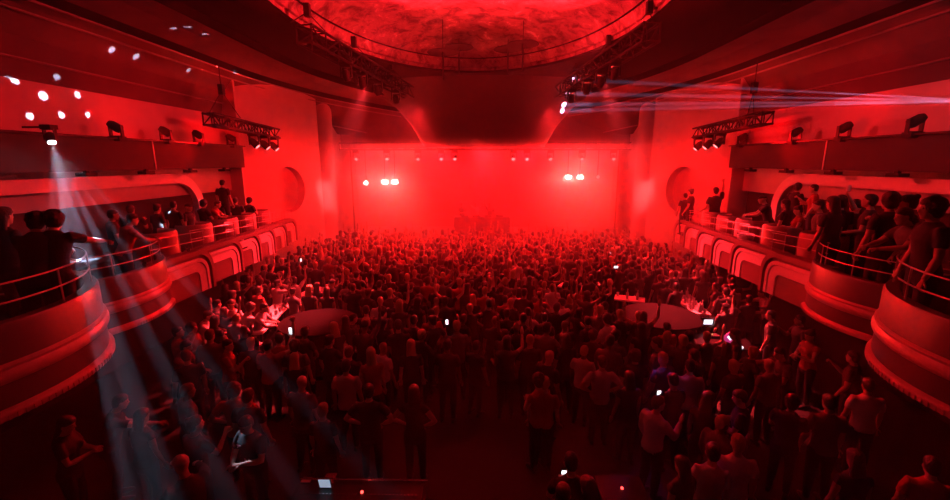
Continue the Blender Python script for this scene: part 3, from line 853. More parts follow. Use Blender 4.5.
# ---------------------------------------------------------------- people
def remesh(mb, voxel, smooth=2, dec=None):
    """one continuous skin over the overlapping limbs of mb -> (verts, faces)"""
    me = mb.mesh('tmp_body', [M_black]); o = bpy.data.objects.new('tmp_body', me); C.objects.link(o)
    r = o.modifiers.new('r', 'REMESH'); r.mode = 'VOXEL'; r.voxel_size = voxel; r.use_smooth_shade = True
    if smooth:
        m = o.modifiers.new('s', 'SMOOTH'); m.factor = .5; m.iterations = smooth
    if dec:
        d = o.modifiers.new('d', 'DECIMATE'); d.ratio = dec
    dg = bpy.context.evaluated_depsgraph_get()
    ev = bpy.data.meshes.new_from_object(o.evaluated_get(dg))
    vs = [tuple(v.co) for v in ev.vertices]; fs = [tuple(p.vertices) for p in ev.polygons]
    bpy.data.objects.remove(o); bpy.data.meshes.remove(me); bpy.data.meshes.remove(ev)
    return vs, fs

def V(*a): return Vector(a)
def dirv(az, el):   # az: 0 = forward (+Y), 90 = to the right (+X); el: up
    a, e = math.radians(az), math.radians(el)
    return V(math.sin(a) * math.cos(e), math.cos(a) * math.cos(e), math.sin(e))

# arm: (upper az, upper el, fore az, fore el, curl)  az measured outward from forward for each side
POSES = {
    'stand':  dict(R=(60, -82, 20, -72, .5), L=(70, -80, 10, -70, .5), lean=2, head=(0, -4)),
    'both_up': dict(R=(60, 38, 20, 78, .35), L=(70, 30, 10, 80, .35), lean=3, head=(0, 12)),
    'fist_up': dict(R=(30, 52, 8, 82, 1.0), L=(75, -76, 25, -35, .6), lean=4, head=(-8, 12)),
    'phone_up': dict(R=(25, 8, -12, 62, .8), L=(60, -74, 20, -10, .6), lean=0, head=(6, 10), hold='phone'),
    'hands_front': dict(R=(25, -68, -42, 8, .7), L=(25, -68, -42, 12, .7), lean=3, head=(0, -16)),
    'wave': dict(R=(80, 10, 50, 68, .15), L=(40, -60, -10, 30, .6), lean=5, head=(12, 6)),
    'lean_rail': dict(R=(15, -46, -30, -8, .6), L=(15, -46, -30, -10, .6), lean=17, head=(8, -10)),
    'hips': dict(R=(100, -48, -60, -35, .7), L=(100, -48, -60, -35, .7), lean=-1, head=(-14, 0)),
    'reach': dict(R=(18, -20, 4, -12, .4), L=(40, -62, -20, -18, .6), lean=14, head=(-10, -12)),
    'drink': dict(R=(20, -55, -18, 42, .9), L=(70, -76, 10, -60, .5), lean=1, head=(18, 2), hold='cup'),
}
def skeleton(pose, fem=False):
    q = POSES[pose]; la = math.radians(q['lean'])
    J = {}
    hip = V(0, 0, .92)
    R = Matrix.Rotation(-la, 3, 'X')
    J['hip'] = hip
    f = lambda x, y, z: hip + R @ V(x, y, z - .92)
    sw = .165 if fem else .19
    J['waist'] = f(0, .01, 1.08); J['chest'] = f(0, .0, 1.27); J['neck0'] = f(0, -.015, 1.43); J['neck1'] = f(0, .01, 1.53)
    J['head'] = f(0, .03, 1.635)
    J['Rm'] = R
    for s, n in ((1, 'R'), (-1, 'L')):
        ua, ue, fa, fe, curl = q[n]
        raise_ = max(0, math.sin(math.radians(ue))) * .05
        sh = f(s * sw, -.01, 1.40 + raise_)
        d1 = dirv(ua, ue); d1.x *= s; d2 = dirv(fa, fe); d2.x *= s
        el = sh + d1 * .285; wr = el + d2 * .255
        J[n] = (sh, el, wr, d1, d2, curl, s)
        J[n + 'leg'] = (V(s * .09, 0, .92), V(s * .105, .02, .50), V(s * .115, -.02, .09))
    J['hy'], J['hp'] = q['head']
    return J

def ell_ring(c, ru, rv, n, R=None, u=V(1, 0, 0), v=V(0, 1, 0)):
    R = R or Matrix.Identity(3)
    u, v = R @ u, R @ v
    return [c + u * (ru * math.cos(2 * PI * k / n)) + v * (rv * math.sin(2 * PI * k / n)) for k in range(n)]

def torso(mb, J, fem, g=0.0, hem=None):
    R = J['Rm']; hip = J['hip']
    f = lambda y, z: hip + R @ V(0, y, z - .92)
    sh = .155 if fem else .185
    prof = [(.80, .10, .09, -.01), (.86, .165, .115, -.01), (.93, .172 if fem else .165, .12, -.01), (1.02, .14 if fem else .152, .105, 0), (1.10, .125 if fem else .145, .098, .005),
            (1.20, .145 if fem else .16, .11, .005), (1.29, .16 if fem else .178, .122, .008), (1.37, sh, .11, 0), (1.42, sh * .86, .09, -.01), (1.46, .085, .07, -.012), (1.49, .06, .06, 0)]
    rings = []
    for z, a, b, y in prof:
        if hem is not None and z < hem: continue
        rings.append(ell_ring(f(y, z), a + g, b + g, 18, R))
    mb.loft(rings)
    if fem:
        for s in (-1, 1): mb.ell(hip + R @ V(s * .07, .09, 1.28 - .92), (.062 + g, .055 + g, .062 + g))

def hand(mb, wr, d, curl, s, mi=0):
    """palm, four separate unequal fingers and a thumb"""
    ref = V(0, 0, 1) if abs(d.z) < .8 else V(0, 1, 0)
    n = (ref - d * ref.dot(d)).normalized()         # back of the hand
    w_ = d.cross(n) * s                                # thumb side
    mb.loft([[wr + d * t + w_ * (a * math.cos(2 * PI * k / 10)) + n * (b * math.sin(2 * PI * k / 10)) for k in range(10)] for t, a, b in
             ((-.02, .026, .021), (.02, .032, .018), (.06, .041, .016), (.095, .042, .014), (.105, .036, .010))], mi)
    for k, (o, l) in enumerate(((.031, .072), (.011, .082), (-.010, .077), (-.030, .060))):
        p = wr + d * .088 + w_ * o; pts = [p]; a = 0
        for seg in (.46, .30, .24):
            a += curl * math.radians(62) + .08
            pts.append(pts[-1] + (d * math.cos(a) - n * math.sin(a)) * l * seg)
        mb.tube(pts, [.0095, .0088, .008, .0065], 7, mi)
    p = wr + d * .03 + w_ * .028
    td = (d * .62 + w_ * .72 - n * .25).normalized()
    q1 = p + td * .042; q2 = q1 + (d * .85 + w_ * .3 - n * (.2 + curl * .4)).normalized() * .032
    mb.tube([p, q1, q2], [.013, .011, .008], 7, mi)

def head(mb, J, face=True):
    c = J['head']; Rh = Matrix.Rotation(math.radians(-J['hy']), 3, 'Z') @ Matrix.Rotation(math.radians(J['hp']), 3, 'X')
    J['Rh'] = Rh
    rings = []
    for z, a, b, y in ((-.118, .020, .022, .055), (-.108, .038, .045, .040), (-.085, .052, .066, .022), (-.055, .062, .080, .010), (-.02, .070, .090, .003), (.02, .0745, .096, -.002),
                       (.055, .073, .094, -.006), (.085, .060, .077, -.008), (.105, .036, .048, -.008), (.113, .012, .018, -.008)):
        rings.append(ell_ring(c + Rh @ V(0, y, z), a, b, 20, Rh))
    mb.loft(rings)
    mb.tube([c + Rh @ V(0, .088, .018), c + Rh @ V(0, .112, -.022), c + Rh @ V(0, .100, -.036)], [.007, .013, .011], 8)     # nose
    mb.tube([c + Rh @ V(-.04, .076, .030), c + Rh @ V(0, .090, .034), c + Rh @ V(.04, .076, .030)], .010, 6)                   # brow
    mb.ell(c + Rh @ V(0, .092, -.060), (.024, .010, .012), 8, 6, Rh)                                                     # lips
    for s in (-1, 1): mb.ell(c + Rh @ V(s * .078, -.005, -.008), (.012, .020, .033), 8, 6, Rh)                               # ears

def arm(mb, J, n, g=0.0, upto=1.0, fem=False, skin=True):
    sh, el, wr, d1, d2, curl, s = J[n]; k = .88 if fem else 1.0
    inn = J['chest'] + J['Rm'] @ V(s * .08, -.01, .09)
    pts = [inn, sh, sh + d1 * .08, sh + d1 * .18, el, el + d2 * .06, el + d2 * .16, wr]
    rad = [.06, .060, .056, .049, .041, .044, .036, .027]
    rad = [r * k + g for r in rad]
    m_ = max(3, int(round(upto * 8)))
    mb.tube(pts[:m_], rad[:m_], 12)

def leg(mb, J, n, g=0.0, fem=False):
    h, kn, an = J[n + 'leg']; k = .95 if fem else 1.0
    pts = [h + V(0, 0, .0), h.lerp(kn, .25), h.lerp(kn, .6), kn, kn.lerp(an, .3), kn.lerp(an, .65), an]
    rad = [.092, .088, .072, .056, .057, .044, .034]
    mb.tube(pts, [r * k + g for r in rad], 12)

def body_parts(pose, fem=False, hair='short', sleeve='short', voxel=.012, low=None, dress=False):
    """returns list of (name, verts, faces, material index) ; 0 skin 1 shirt 2 trousers 3 hair 4 shoe 5 eye 6 lip"""
    J = skeleton(pose, fem); out = []
    mb = MB(); torso(mb, J, fem, -.006)
    mb.tube([J['neck0'], J['neck1'], J['head']], [.062, .052, .05], 12)
    head(mb, J)
    for n in 'RL':
        arm(mb, J, n, fem=fem); leg(mb, J, n, -.008, fem=fem)
        an = J[n + 'leg'][2]
    vs, fs = remesh(mb, voxel, 2, low)
    skin = MB(); skin.add(vs, fs, 0)
    for n in 'RL':
        sh, el, wr, d1, d2, curl, s = J[n]
        if low: 
            skin.tube([wr, wr + d2 * .06, wr + d2 * .16], [.027, .04, .016], 6)
        else: hand(skin, wr, d2, curl, s)
        an = J[n + 'leg'][2]
        skin.loft([ell_ring(V(an.x, y, z), a, b, 8, None, V(1, 0, 0), V(0, 0, 1)) for y, z, a, b in ((an.y - .07, .045, .03, .035), (an.y - .02, .06, .042, .055), (an.y + .06, .05, .045, .045), (an.y + .15, .035, .042, .03), (an.y + .2, .028, .02, .015))], 4)
    if not low:
        Rh = J['Rh']; c = J['head']
        for s in (-1, 1): skin.ell(c + Rh @ V(s * .031, .081, .008), (.012, .008, .008), 8, 6, Rh, 5)
        skin.ell(c + Rh @ V(0, .0985, -.060), (.02, .006, .004), 8, 6, Rh, 6)
    if POSES[pose].get('hold'):
        sh, el, wr, d1, d2, curl, s = J['R']
    out.append(('body', skin))
    # shirt
    mb = MB(); torso(mb, J, fem, .014, .86 if not dress else .80)
    for n in 'RL': arm(mb, J, n, .012, {'short': .5, 'long': 1.0, 'none': .3}[sleeve], fem)
    if dress:
        mb.loft([ell_ring(V(0, 0, z), a, b, 16) for z, a, b in ((.95, .17, .125), (.75, .20, .16), (.52, .215, .18), (.50, .2, .165))])
    vs, fs = remesh(mb, voxel * 1.15, 3, low); m_ = MB(); m_.add(vs, fs, 1); out.append(('shirt', m_))
    # trousers
    mb = MB()
    R = J['Rm']; hip = J['hip']
    mb.loft([ell_ring(hip + R @ V(0, y, z - .92), a, b, 16, R) for z, a, b, y in ((.78, .13, .11, -.01), (.85, .176, .126, -.012), (.93, .18, .13, -.01), (1.0, .158, .118, 0))])
    for n in 'RL': leg(mb, J, n, .013, fem)
    vs, fs = remesh(mb, voxel * 1.3, 2, low); m_ = MB(); m_.add(vs, fs, 2); out.append(('trousers', m_))
    # hair
    c = J['head']; Rh = J['Rh']; mb = MB()
    if hair != 'bald':
        hr = RNG
        def shell(z0, grow=.0):
            rings = []
            for z, a, b, y in ((-.075, .040, .03, -.062), (-.045, .066, .055, -.045), (-.01, .078, .078, -.030), (.03, .084, .094, -.016), (.058, .083, .102, -.006), (.095, .070, .090, -.004), (.120, .045, .060, -.006), (.132, .014, .02, -.008)):
                if z < z0: continue
                rings.append(ell_ring(c + Rh @ V(0, y, z), a + grow, b + grow, 18, Rh))
            mb.loft(rings)
        if hair == 'cap':
            rings = [ell_ring(c + Rh @ V(0, y, z), a, b, 18, Rh) for z, a, b, y in ((.022, .084, .104, -.004), (.06, .083, .102, -.006), (.095, .066, .084, -.006), (.118, .036, .05, -.006), (.124, .01, .014, -.006))]
            mb.loft(rings)
            br = []
            for k in range(11):
                a = PI * k / 10; br.append(c + Rh @ V(.078 * math.cos(a), .07 + .10 * math.sin(a), .030))
            mb.extr(br, Rh @ V(0, 0, .012))
        elif hair == 'curly':
            shell(-.05, .004); mb.ell(c + Rh @ V(0, -.022, .022), (.104, .108, .115), 16, 12, Rh); mb.ell(c + Rh @ V(0, -.04, -.035), (.094, .072, .085), 16, 12, Rh)
            for k in range(46):
                a = hr.uniform(0, 2 * PI); e = hr.uniform(-.2, 1.45)
                d = V(math.cos(a) * math.cos(e), math.sin(a) * math.cos(e), math.sin(e))
                if d.y > .55 and d.z < .45: continue
                mb.ell(c + Rh @ V(d.x * .088, d.y * .09 - .025, d.z * .095 + .025), (.03,) * 3, 6, 5)
        elif hair == 'bun':
            shell(-.08, .003); mb.ell(c + Rh @ V(0, -.08, .105), (.04, .04, .038), 10, 8)
        elif hair == 'long':
            shell(-.08, .006)
            rings = []
            for z, a, b, y in ((.05, .08, .07, -.03), (-.02, .088, .062, -.045), (-.09, .094, .05, -.06), (-.17, .10, .04, -.075), (-.26, .095, .034, -.085), (-.33, .07, .024, -.09)):
                rings.append(ell_ring(c + Rh @ V(0, y, z), a, b, 16, Rh))
            mb.loft(rings)
        else: shell(-.08, .0)
        vs, fs = remesh(mb, voxel * .95, 1, low); m_ = MB(); m_.add(vs, fs, 3); out.append(('hair', m_))
    return out, J

PMATS = lambda sk, sh, hr: [M_skin[sk], SHIRT[sh], M_trouser, M_hairs[hr], M_shoe, M_eye, M_lip]
CACHE = {}
def proto(pose, fem, hair, sleeve, dress=False):
    key = (pose, fem, hair, sleeve, dress)
    if key not in CACHE:
        parts, J = body_parts(pose, fem, hair, sleeve, .0125, None, dress)
        ms = {}
        for nme, m_ in parts:
            me = m_.mesh(nme, [M_skin[0], SHIRT['black'], M_trouser, M_hairs[0], M_shoe, M_eye, M_lip])
            me.polygons.foreach_set('use_smooth', [True] * len(me.polygons)); ms[nme] = me
        CACHE[key] = (ms, J)
    return CACHE[key]
def set_mats(o, mats):
    for i, m in enumerate(mats):
        o.material_slots[i].link = 'OBJECT'; o.material_slots[i].material = m
def make_person(loc, rz, label, pose='stand', fem=False, hair='short', sleeve='short', shirt='black', skin=0, hc=0, scale=1.0, group=None, dress=False, phone=None):
    ms, J = proto(pose, fem, hair, sleeve, dress)
    mats = PMATS(skin, shirt, hc)
    if hair == 'cap': mats[3] = SHIRT['black'] if hc == 0 else SHIRT['white']
    b = bpy.data.objects.new('person', ms['body']); C.objects.link(b); b.location = loc; b.rotation_euler = (0, 0, rz); b.scale = (scale,) * 3
    set_mats(b, mats); tag(b, label, 'person', group)
    for n in ('shirt', 'trousers', 'hair'):
        if n in ms:
            nm = {'shirt': 'dress' if dress else 'shirt', 'hair': 'cap' if hair == 'cap' else 'hair'}.get(n, n)
            o = bpy.data.objects.new(nm, ms[n]); C.objects.link(o); o.parent = b; set_mats(o, mats)
    return b, J
PHONE = [None]
def held(b, J, kind, label, lit=True, n='R'):
    """a phone or a cup closed in the figure's hand: a thing of its own"""
    sh, el, wr, d1, d2, curl, s = J[n]
    Mw = Matrix.Translation(b.location) @ b.rotation_euler.to_matrix().to_4x4() @ Matrix.Scale(b.scale[0], 4)
    ref = V(0, 0, 1) if abs(d2.z) < .8 else V(0, 1, 0); nn = (ref - d2 * ref.dot(d2)).normalized()
    p = Mw @ (wr + d2 * .105 - nn * .028)
    if kind == 'phone':
        t = thing('phone', label, 'phone', tuple(p), b.rotation_euler.z)
        MB().box((0, 0, .04), (.075, .009, .15)).build('case', M_black, t)
        MB().box((0, -.006, .04), (.068, .003, .138)).build('screen', M_phone if lit else M_black, t)
    else:
        glass(tuple(p), label, .12, M_white, 'cups held in the crowd')
# ---------------------------------------------------------------- who stands where
PLACED = []   # (x, y) of everybody on the floor
HZ = 1.64
OBST = [(CL.x, CL.y, 1.25), (CR.x, CR.y, 1.3)] + [(c.x + math.cos(a) * L * f, c.y + math.sin(a) * L * f, .5) for c, a, L in TAB for f in (-.35, 0, .35)]
OBST += [(CL.x - .2, CL.y - 1.25, .62), (CL.x + .4, CL.y - 1.1, .6), (CR.x + .2, CR.y - 1.25, .7), (CR.x - .5, CR.y - 1.2, .5), (da.x + .5, da.y - .7, .5), (db.x - .1, db.y - .6, .5), (da.x + .9, da.y - .7, .5)]
OBST += [(da.x + .2, da.y + .1, .65), (db.x - .1, db.y + .1, .6), (0.6, 0, 0)]
def floor_person(px, py, label, rz=0, scale=1.0, **kw):
    """px, py: where the head shows in the photograph"""
    lean = math.radians(POSES[kw.get('pose', 'stand')]['lean'])
    p = at_z(px, py, HZ * scale)
    off = (math.sin(lean) * .72 + .03) * scale
    x, y = p.x + math.sin(rz) * off, p.y - math.cos(rz) * off
    PLACED.append((x, y))
    return make_person((x, y, 0), rz, label, scale=scale, **kw)
D = math.radians
FEATURED = [
    # px, py, label, facing, options
    (181, 462, 'person in dark jacket and pale-topped cap at the bottom left, arms reaching forward', D(55), dict(pose='reach', hair='cap', hc=1, sleeve='long', shirt='black')),
    (66, 424, 'person under the left round box, face lit red, in black', D(-70), dict(pose='hands_front', shirt='black', fem=True, hair='long')),
    (120, 400, 'person in black reaching an arm forward beyond the left box edge', D(-50), dict(pose='reach', shirt='black')),
    (195, 424, 'person in black top with short dark hair inside the white beams', D(-20), dict(pose='drink', shirt='black', fem=True, hair='bun')),
    (246, 424, 'short-haired person facing the camera in black t-shirt with pink script print', D(165), dict(pose='hands_front', shirt='black', hc=1)),
    (248, 396, 'short-haired person with light-struck hair behind the printed t-shirt person', D(0), dict(pose='stand', shirt='black')),
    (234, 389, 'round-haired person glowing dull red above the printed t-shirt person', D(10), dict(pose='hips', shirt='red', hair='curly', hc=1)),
    (302, 382, 'bald person in grey t-shirt seen from behind, left of the white-shirted back', D(-8), dict(pose='stand', shirt='grey', hair='bald', skin=0)),
    (346, 366, 'person in pale t-shirt seen from behind, below the left round counter', D(4), dict(pose='stand', shirt='white', hair='short')),
    (369, 391, 'short-haired person in black, hands on hips, right of the pale-shirted back', D(0), dict(pose='hips', shirt='black')),
    (411, 345, 'person with shining fair hair in the middle of the hall', D(10), dict(pose='stand', shirt='black', fem=True, hair='long', hc=2)),
    (414, 392, 'long-haired person in a black sleeveless top, standing alone in the dark middle', D(-5), dict(pose='hips', shirt='black', fem=True, hair='long', sleeve='none')),
    (349, 352, 'short-haired dark figure just below the left round counter', D(5), dict(pose='stand', shirt='black', hc=1)),
    (323, 410, 'short person with pale hair in the dark below the bald person', D(0), dict(pose='stand', shirt='black', fem=True, hair='bun', hc=2, scale=.93)),
    (295, 345, 'person with curly hair in front of the left round counter', D(10), dict(pose='stand', shirt='grey', hair='curly')),
    (330, 340, 'person with bun of dark hair in front of the left round counter', D(-10), dict(pose='drink', shirt='black', fem=True, hair='bun')),
    (366, 310, 'person with short hair and bare arms standing right of the left round counter', D(20), dict(pose='stand', shirt='black', sleeve='none')),
    (383, 311, 'person with brown round hair right of the left round counter', D(-10), dict(pose='stand', shirt='grey', hair='curly', hc=1)),
    (414, 320, 'broad dark figure with arms by the sides in mid-hall', D(0), dict(pose='stand', shirt='black')),
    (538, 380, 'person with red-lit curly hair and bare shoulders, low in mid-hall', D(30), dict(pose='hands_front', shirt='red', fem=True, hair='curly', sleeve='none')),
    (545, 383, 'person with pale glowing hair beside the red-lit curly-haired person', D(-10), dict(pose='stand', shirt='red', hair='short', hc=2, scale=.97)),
    (602, 362, 'person in white t-shirt with arms spread, seen from behind', D(0), dict(pose='hips', shirt='white', hair='short')),
    (673, 380, 'person with dark bun before the violet phone glow', D(8), dict(pose='hands_front', shirt='black', fem=True, hair='bun')),
    (690, 366, 'person in red-lit pale shirt seen from behind, right of the violet glow', D(-6), dict(pose='stand', shirt='white', hair='short')),
    (530, 340, 'fair-haired person in the middle of the hall, head glowing red', D(0), dict(pose='stand', shirt='black', hc=2)),
    (566, 339, 'long-haired person with red rim of light, mid-hall', D(5), dict(pose='stand', shirt='black', fem=True, hair='long', hc=1)),
    (635, 355, 'curly-haired person below the right round counter', D(0), dict(pose='stand', shirt='black', hair='curly', hc=1)),
    (657, 343, 'tall short-haired person turned sideways below the right round counter', D(60), dict(pose='stand', shirt='grey', hc=0, scale=1.05)),
    (620, 314, 'fair-haired person at the left edge of the right round counter', D(0), dict(pose='hands_front', shirt='black', hc=2)),
    (605, 306, 'person with short dark hair left of the right round counter', D(0), dict(pose='stand', shirt='black')),
    (679, 266, 'person in pink-lit shirt, standing tall by the right drinks tables', D(60), dict(pose='hands_front', shirt='white', hair='short', scale=1.04)),
    (712, 272, 'person in pale shirt by the tables under the right arches', D(100), dict(pose='reach', shirt='white', hair='short')),
    (733, 287, 'dark-haired person in pale shirt with black straps, under the right arches', D(10), dict(pose='stand', shirt='white', hair='curly')),
    (762, 292, 'person leaning on the desk edge, pale back lit red, under the right arches', D(70), dict(pose='reach', shirt='white', hair='short', hc=1)),
    (771, 315, 'short-haired person in profile at the right end of the operator desk', D(50), dict(pose='stand', shirt='grey')),
    (800, 320, 'person with red-lit face under the farther right round box', D(80), dict(pose='drink', shirt='black')),
    (810, 335, 'second red-lit person under the farther right round box, facing left', D(95), dict(pose='hands_front', shirt='red', fem=True, hair='bun', sleeve='none')),
    (780, 352, 'person bending over behind the operator desk at right', D(80), dict(pose='reach', shirt='grey')),
    (853, 357, 'person with raised forearm below the nearer right round box', D(40), dict(pose='drink', shirt='black')),
    (740, 397, 'slim person with red-rimmed profile, arms folded forward, right of the aisle', D(60), dict(pose='hands_front', shirt='black')),
    (829, 402, 'broad-backed person with glowing left shoulder, bottom right', D(-10), dict(pose='stand', shirt='grey', scale=1.03)),
    (868, 385, 'person in dull red shirt seen from behind, below the nearer right round box', D(-15), dict(pose='stand', shirt='white', hair='short', hc=1)),
    (738, 443, 'fair-headed person in pale shirt at the bottom right, strap on the back', D(-15), dict(pose='stand', shirt='white', hair='short', hc=2)),
    (713, 452, 'person in pale top with bright red shoulder beside the strapped back', D(-20), dict(pose='stand', shirt='white', hair='bun', fem=True)),
    (932, 466, 'person with red-lit hair cut by the bottom right corner', D(-25), dict(pose='stand', shirt='red', hair='short')),
    (571, 462, 'dark person holding a small lit phone, bottom centre', D(0), dict(pose='hands_front', shirt='black')),
    (588, 487, 'person with faint red rim, cut by the bottom edge right of centre', D(20), dict(pose='stand', shirt='black', fem=True, hair='long')),
    (563, 494, 'person mostly below the frame edge, bottom centre', D(-10), dict(pose='stand', shirt='black', hair='short')),
    # the brightly lit groups round the left tables
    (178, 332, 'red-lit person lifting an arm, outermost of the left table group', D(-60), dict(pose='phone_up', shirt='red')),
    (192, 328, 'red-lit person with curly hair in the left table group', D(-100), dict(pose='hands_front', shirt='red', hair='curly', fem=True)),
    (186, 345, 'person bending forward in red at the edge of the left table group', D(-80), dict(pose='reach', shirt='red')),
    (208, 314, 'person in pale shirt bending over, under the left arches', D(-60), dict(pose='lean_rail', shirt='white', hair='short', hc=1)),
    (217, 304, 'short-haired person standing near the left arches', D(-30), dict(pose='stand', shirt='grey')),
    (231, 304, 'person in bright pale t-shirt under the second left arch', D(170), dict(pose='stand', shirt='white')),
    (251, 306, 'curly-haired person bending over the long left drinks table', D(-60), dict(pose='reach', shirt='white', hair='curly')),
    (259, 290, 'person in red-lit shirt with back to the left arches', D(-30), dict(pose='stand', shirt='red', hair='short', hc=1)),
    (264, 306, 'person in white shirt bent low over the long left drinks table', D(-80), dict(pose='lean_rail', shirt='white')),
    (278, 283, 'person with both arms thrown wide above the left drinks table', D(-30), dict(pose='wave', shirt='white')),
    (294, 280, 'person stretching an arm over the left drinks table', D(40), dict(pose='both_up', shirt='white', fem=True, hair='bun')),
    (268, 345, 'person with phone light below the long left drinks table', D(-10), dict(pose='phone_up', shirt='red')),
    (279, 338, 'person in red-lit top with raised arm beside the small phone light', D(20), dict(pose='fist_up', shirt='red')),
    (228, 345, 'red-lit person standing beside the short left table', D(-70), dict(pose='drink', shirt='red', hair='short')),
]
PH_T = {}
for px, py, lab, rz, kw in FEATURED:
    b, J = floor_person(px, py, lab, rz, **kw)
    PH_T[lab] = (b, J)
b, J = PH_T['person with phone light below the long left drinks table']
held(b, J, 'phone', 'bright phone raised below the long left drinks table')
b, J = PH_T['dark person holding a small lit phone, bottom centre']
held(b, J, 'phone', 'small bright phone in the dark at the bottom centre')
b, J = PH_T['person with dark bun before the violet phone glow']
held(b, J, 'phone', 'phone with violet glow held below the right round counter')
spot(b.location + V(-.1, .9, 1.75), b.location + V(0, 0, 1.3), 7, (.35, .1, 1), 100, .8, .03)
# pink script print on the t-shirt front (a scribbled word and three blots)
b, J = PH_T['short-haired person facing the camera in black t-shirt with pink script print']
mp = mat('pink_print', (.9, .6, .66), .6)
pm = MB()
yf = .150
word = [[(-.10, 1.33), (-.115, 1.36), (-.10, 1.375), (-.085, 1.36), (-.11, 1.32), (-.12, 1.30)], [(-.08, 1.37), (-.075, 1.31), (-.06, 1.30)], [(-.095, 1.35), (-.05, 1.36)],
        [(-.05, 1.34), (-.055, 1.31), (-.04, 1.30), (-.03, 1.34), (-.025, 1.29)], [(-.01, 1.335), (-.02, 1.315), (-.005, 1.305), (-.015, 1.285)], [(.02, 1.33), (.01, 1.31), (.025, 1.30), (.015, 1.28)],
        [(.04, 1.33), (.045, 1.30), (.06, 1.325), (.05, 1.26), (.02, 1.25)]]
for st_ in word: pm.tube([(-x * 1.15, yf - .15 * abs(x) - (1.36 - z) * .1, z - .02) for x, z in st_], .006, 5)
for x, z, r in ((-.06, 1.2, .022), (.03, 1.19, .016), (-.02, 1.12, .026), (.035, 1.13, .02)): pm.ell((-x, yf - .025, z), (r, .008, r), 8, 6)
o = pm.build('script_print', mp); 
shirt_ = [c_ for c_ in b.children if c_.name.startswith('shirt')][0]; o.parent = shirt_

# people on the balconies: (px, py of head, standing lateral, label ...)
BALC = [
    (30, 244, -5.15, 'dark person leaning on the nearer left round box, the left of two', dict(pose='lean_rail', hair='curly'), 20),
    (49, 246, -5.05, 'dark person leaning on the nearer left round box, arm on the rail', dict(pose='reach', hair='curly'), 15),
    (40, 224, -6.6, 'person with red-lit cheek behind the two leaning figures at left', dict(pose='stand', hair='curly'), -60),
    (4, 236, -5.9, 'dark figure at the left frame edge, on the nearer left box', dict(pose='stand', hair='long', fem=True), 0),
    (112, 226, -7.6, 'person in black at the back of the farther left round box', dict(pose='stand', hair='short'), -40),
    (122, 243, -6.6, 'person with shiny dark hair bending at the rail of the farther left box', dict(pose='lean_rail', hair='short', sleeve='none', shirt='red'), -30),
    (133, 226, -7.9, 'red-faced person standing behind the rail of the farther left box', dict(pose='drink', hair='short'), 30),
    (156, 212, -8.2, 'dark person with bun under the curved left trim', dict(pose='stand', hair='bun', fem=True), -10),
    (174, 216, -8.3, 'dark broad person standing beside the person in the brimmed cap, left balcony', dict(pose='stand', hair='short'), 5),
    (187, 207, -8.1, 'person in brimmed cap under the end of the left trim', dict(pose='stand', hair='cap', hc=0), -90),
    (203, 212, -8.3, 'dark curly-haired person past the left trim end', dict(pose='hands_front', hair='curly'), -20),
    (211, 215, -8.2, 'person bending toward the left arches with red-lit back', dict(pose='lean_rail', hair='short', shirt='red'), -70),
    (224, 203, -8.4, 'slim person standing alone on the left balcony past the trim', dict(pose='stand', hair='short'), 0),
    (236, 206, -8.3, 'person in black on the far left balcony, outer of a close pair', dict(pose='stand', hair='short'), 20),
    (249, 207, -8.2, 'person in black on the far left balcony, inner of a close pair', dict(pose='hands_front', hair='curly'), -20),
    (692, 192, 8.0, 'person with hands at the face at the far end of the right balcony', dict(pose='drink', hair='bun', fem=True), 50),
    (686, 196, 7.9, 'short person beside the bun-haired person at the right balcony far end', dict(pose='stand', hair='short', scale=.95), 0),
    (717, 191, 8.1, 'person raising one arm high on the far right balcony', dict(pose='fist_up', hair='short'), 0),
    (773, 198, 8.2, 'person in a brimmed cap leaning at the start of the right trim', dict(pose='lean_rail', hair='cap', hc=0), 60),
    (788, 204, 7.6, 'long-haired person near the capped person on the right balcony', dict(pose='stand', hair='long', fem=True), 30),
    (795, 199, 8.5, 'curly-haired person at the back of the right balcony near the trim end', dict(pose='stand', hair='curly'), -80),
    (801, 212, 7.6, 'person with bare red-lit shoulders in the right balcony row', dict(pose='hands_front', hair='bun', fem=True, sleeve='none', shirt='red'), 70),
    (814, 200, 8.5, 'person with raised forearm at the back of the right balcony', dict(pose='drink', hair='short', shirt='red'), 60),
    (822, 206, 7.7, 'short dark-haired person in grey shirt on the right balcony', dict(pose='stand', hair='short', shirt='grey'), 60),
    (836, 203, 6.6, 'tall dark long-haired person in black on the farther right box', dict(pose='stand', hair='long', fem=True, scale=1.06), 10),
    (842, 202, 7.2, 'dark person standing just behind the tall long-haired one at right', dict(pose='stand', hair='curly'), -10),
    (857, 206, 7.6, 'round-haired dark person between the right balcony pairs', dict(pose='stand', hair='curly'), 0),
    (872, 201, 7.4, 'person holding a glass up with a red-lit arm, right balcony', dict(pose='phone_up', hair='short', scale=1.0), 40),
    (893, 201, 6.6, 'wide-haired dark person between the raised glass and the right frame edge', dict(pose='stand', hair='curly'), 0),
    (912, 203, 6.9, 'dark person with hair tied up behind the nearer right box', dict(pose='drink', hair='bun', fem=True), 60),
    (924, 215, 5.6, 'red-faced person bending toward the nearer right box rail', dict(pose='lean_rail', hair='short', shirt='grey', scale=.98), 80),
    (938, 208, 4.95, 'large dark curly-haired person at the right frame edge in a black t-shirt', dict(pose='stand', hair='curly', scale=1.02), 70),
]
def balc_floor(x, y):
    ax = abs(x)
    if y < 5.85: z = 3.08
    elif y < 8.0: z = 2.72
    else:
        z = 2.3
        for i in range(6):
            if EDGE[i] <= y <= EDGE[i + 1]: z = ZB[i] + .35
    if ax > 8.3 and 3 < y < 15: z = max(z, 3.055)
    if ax > 8.3 and y < 6: z = 3.375
    return z
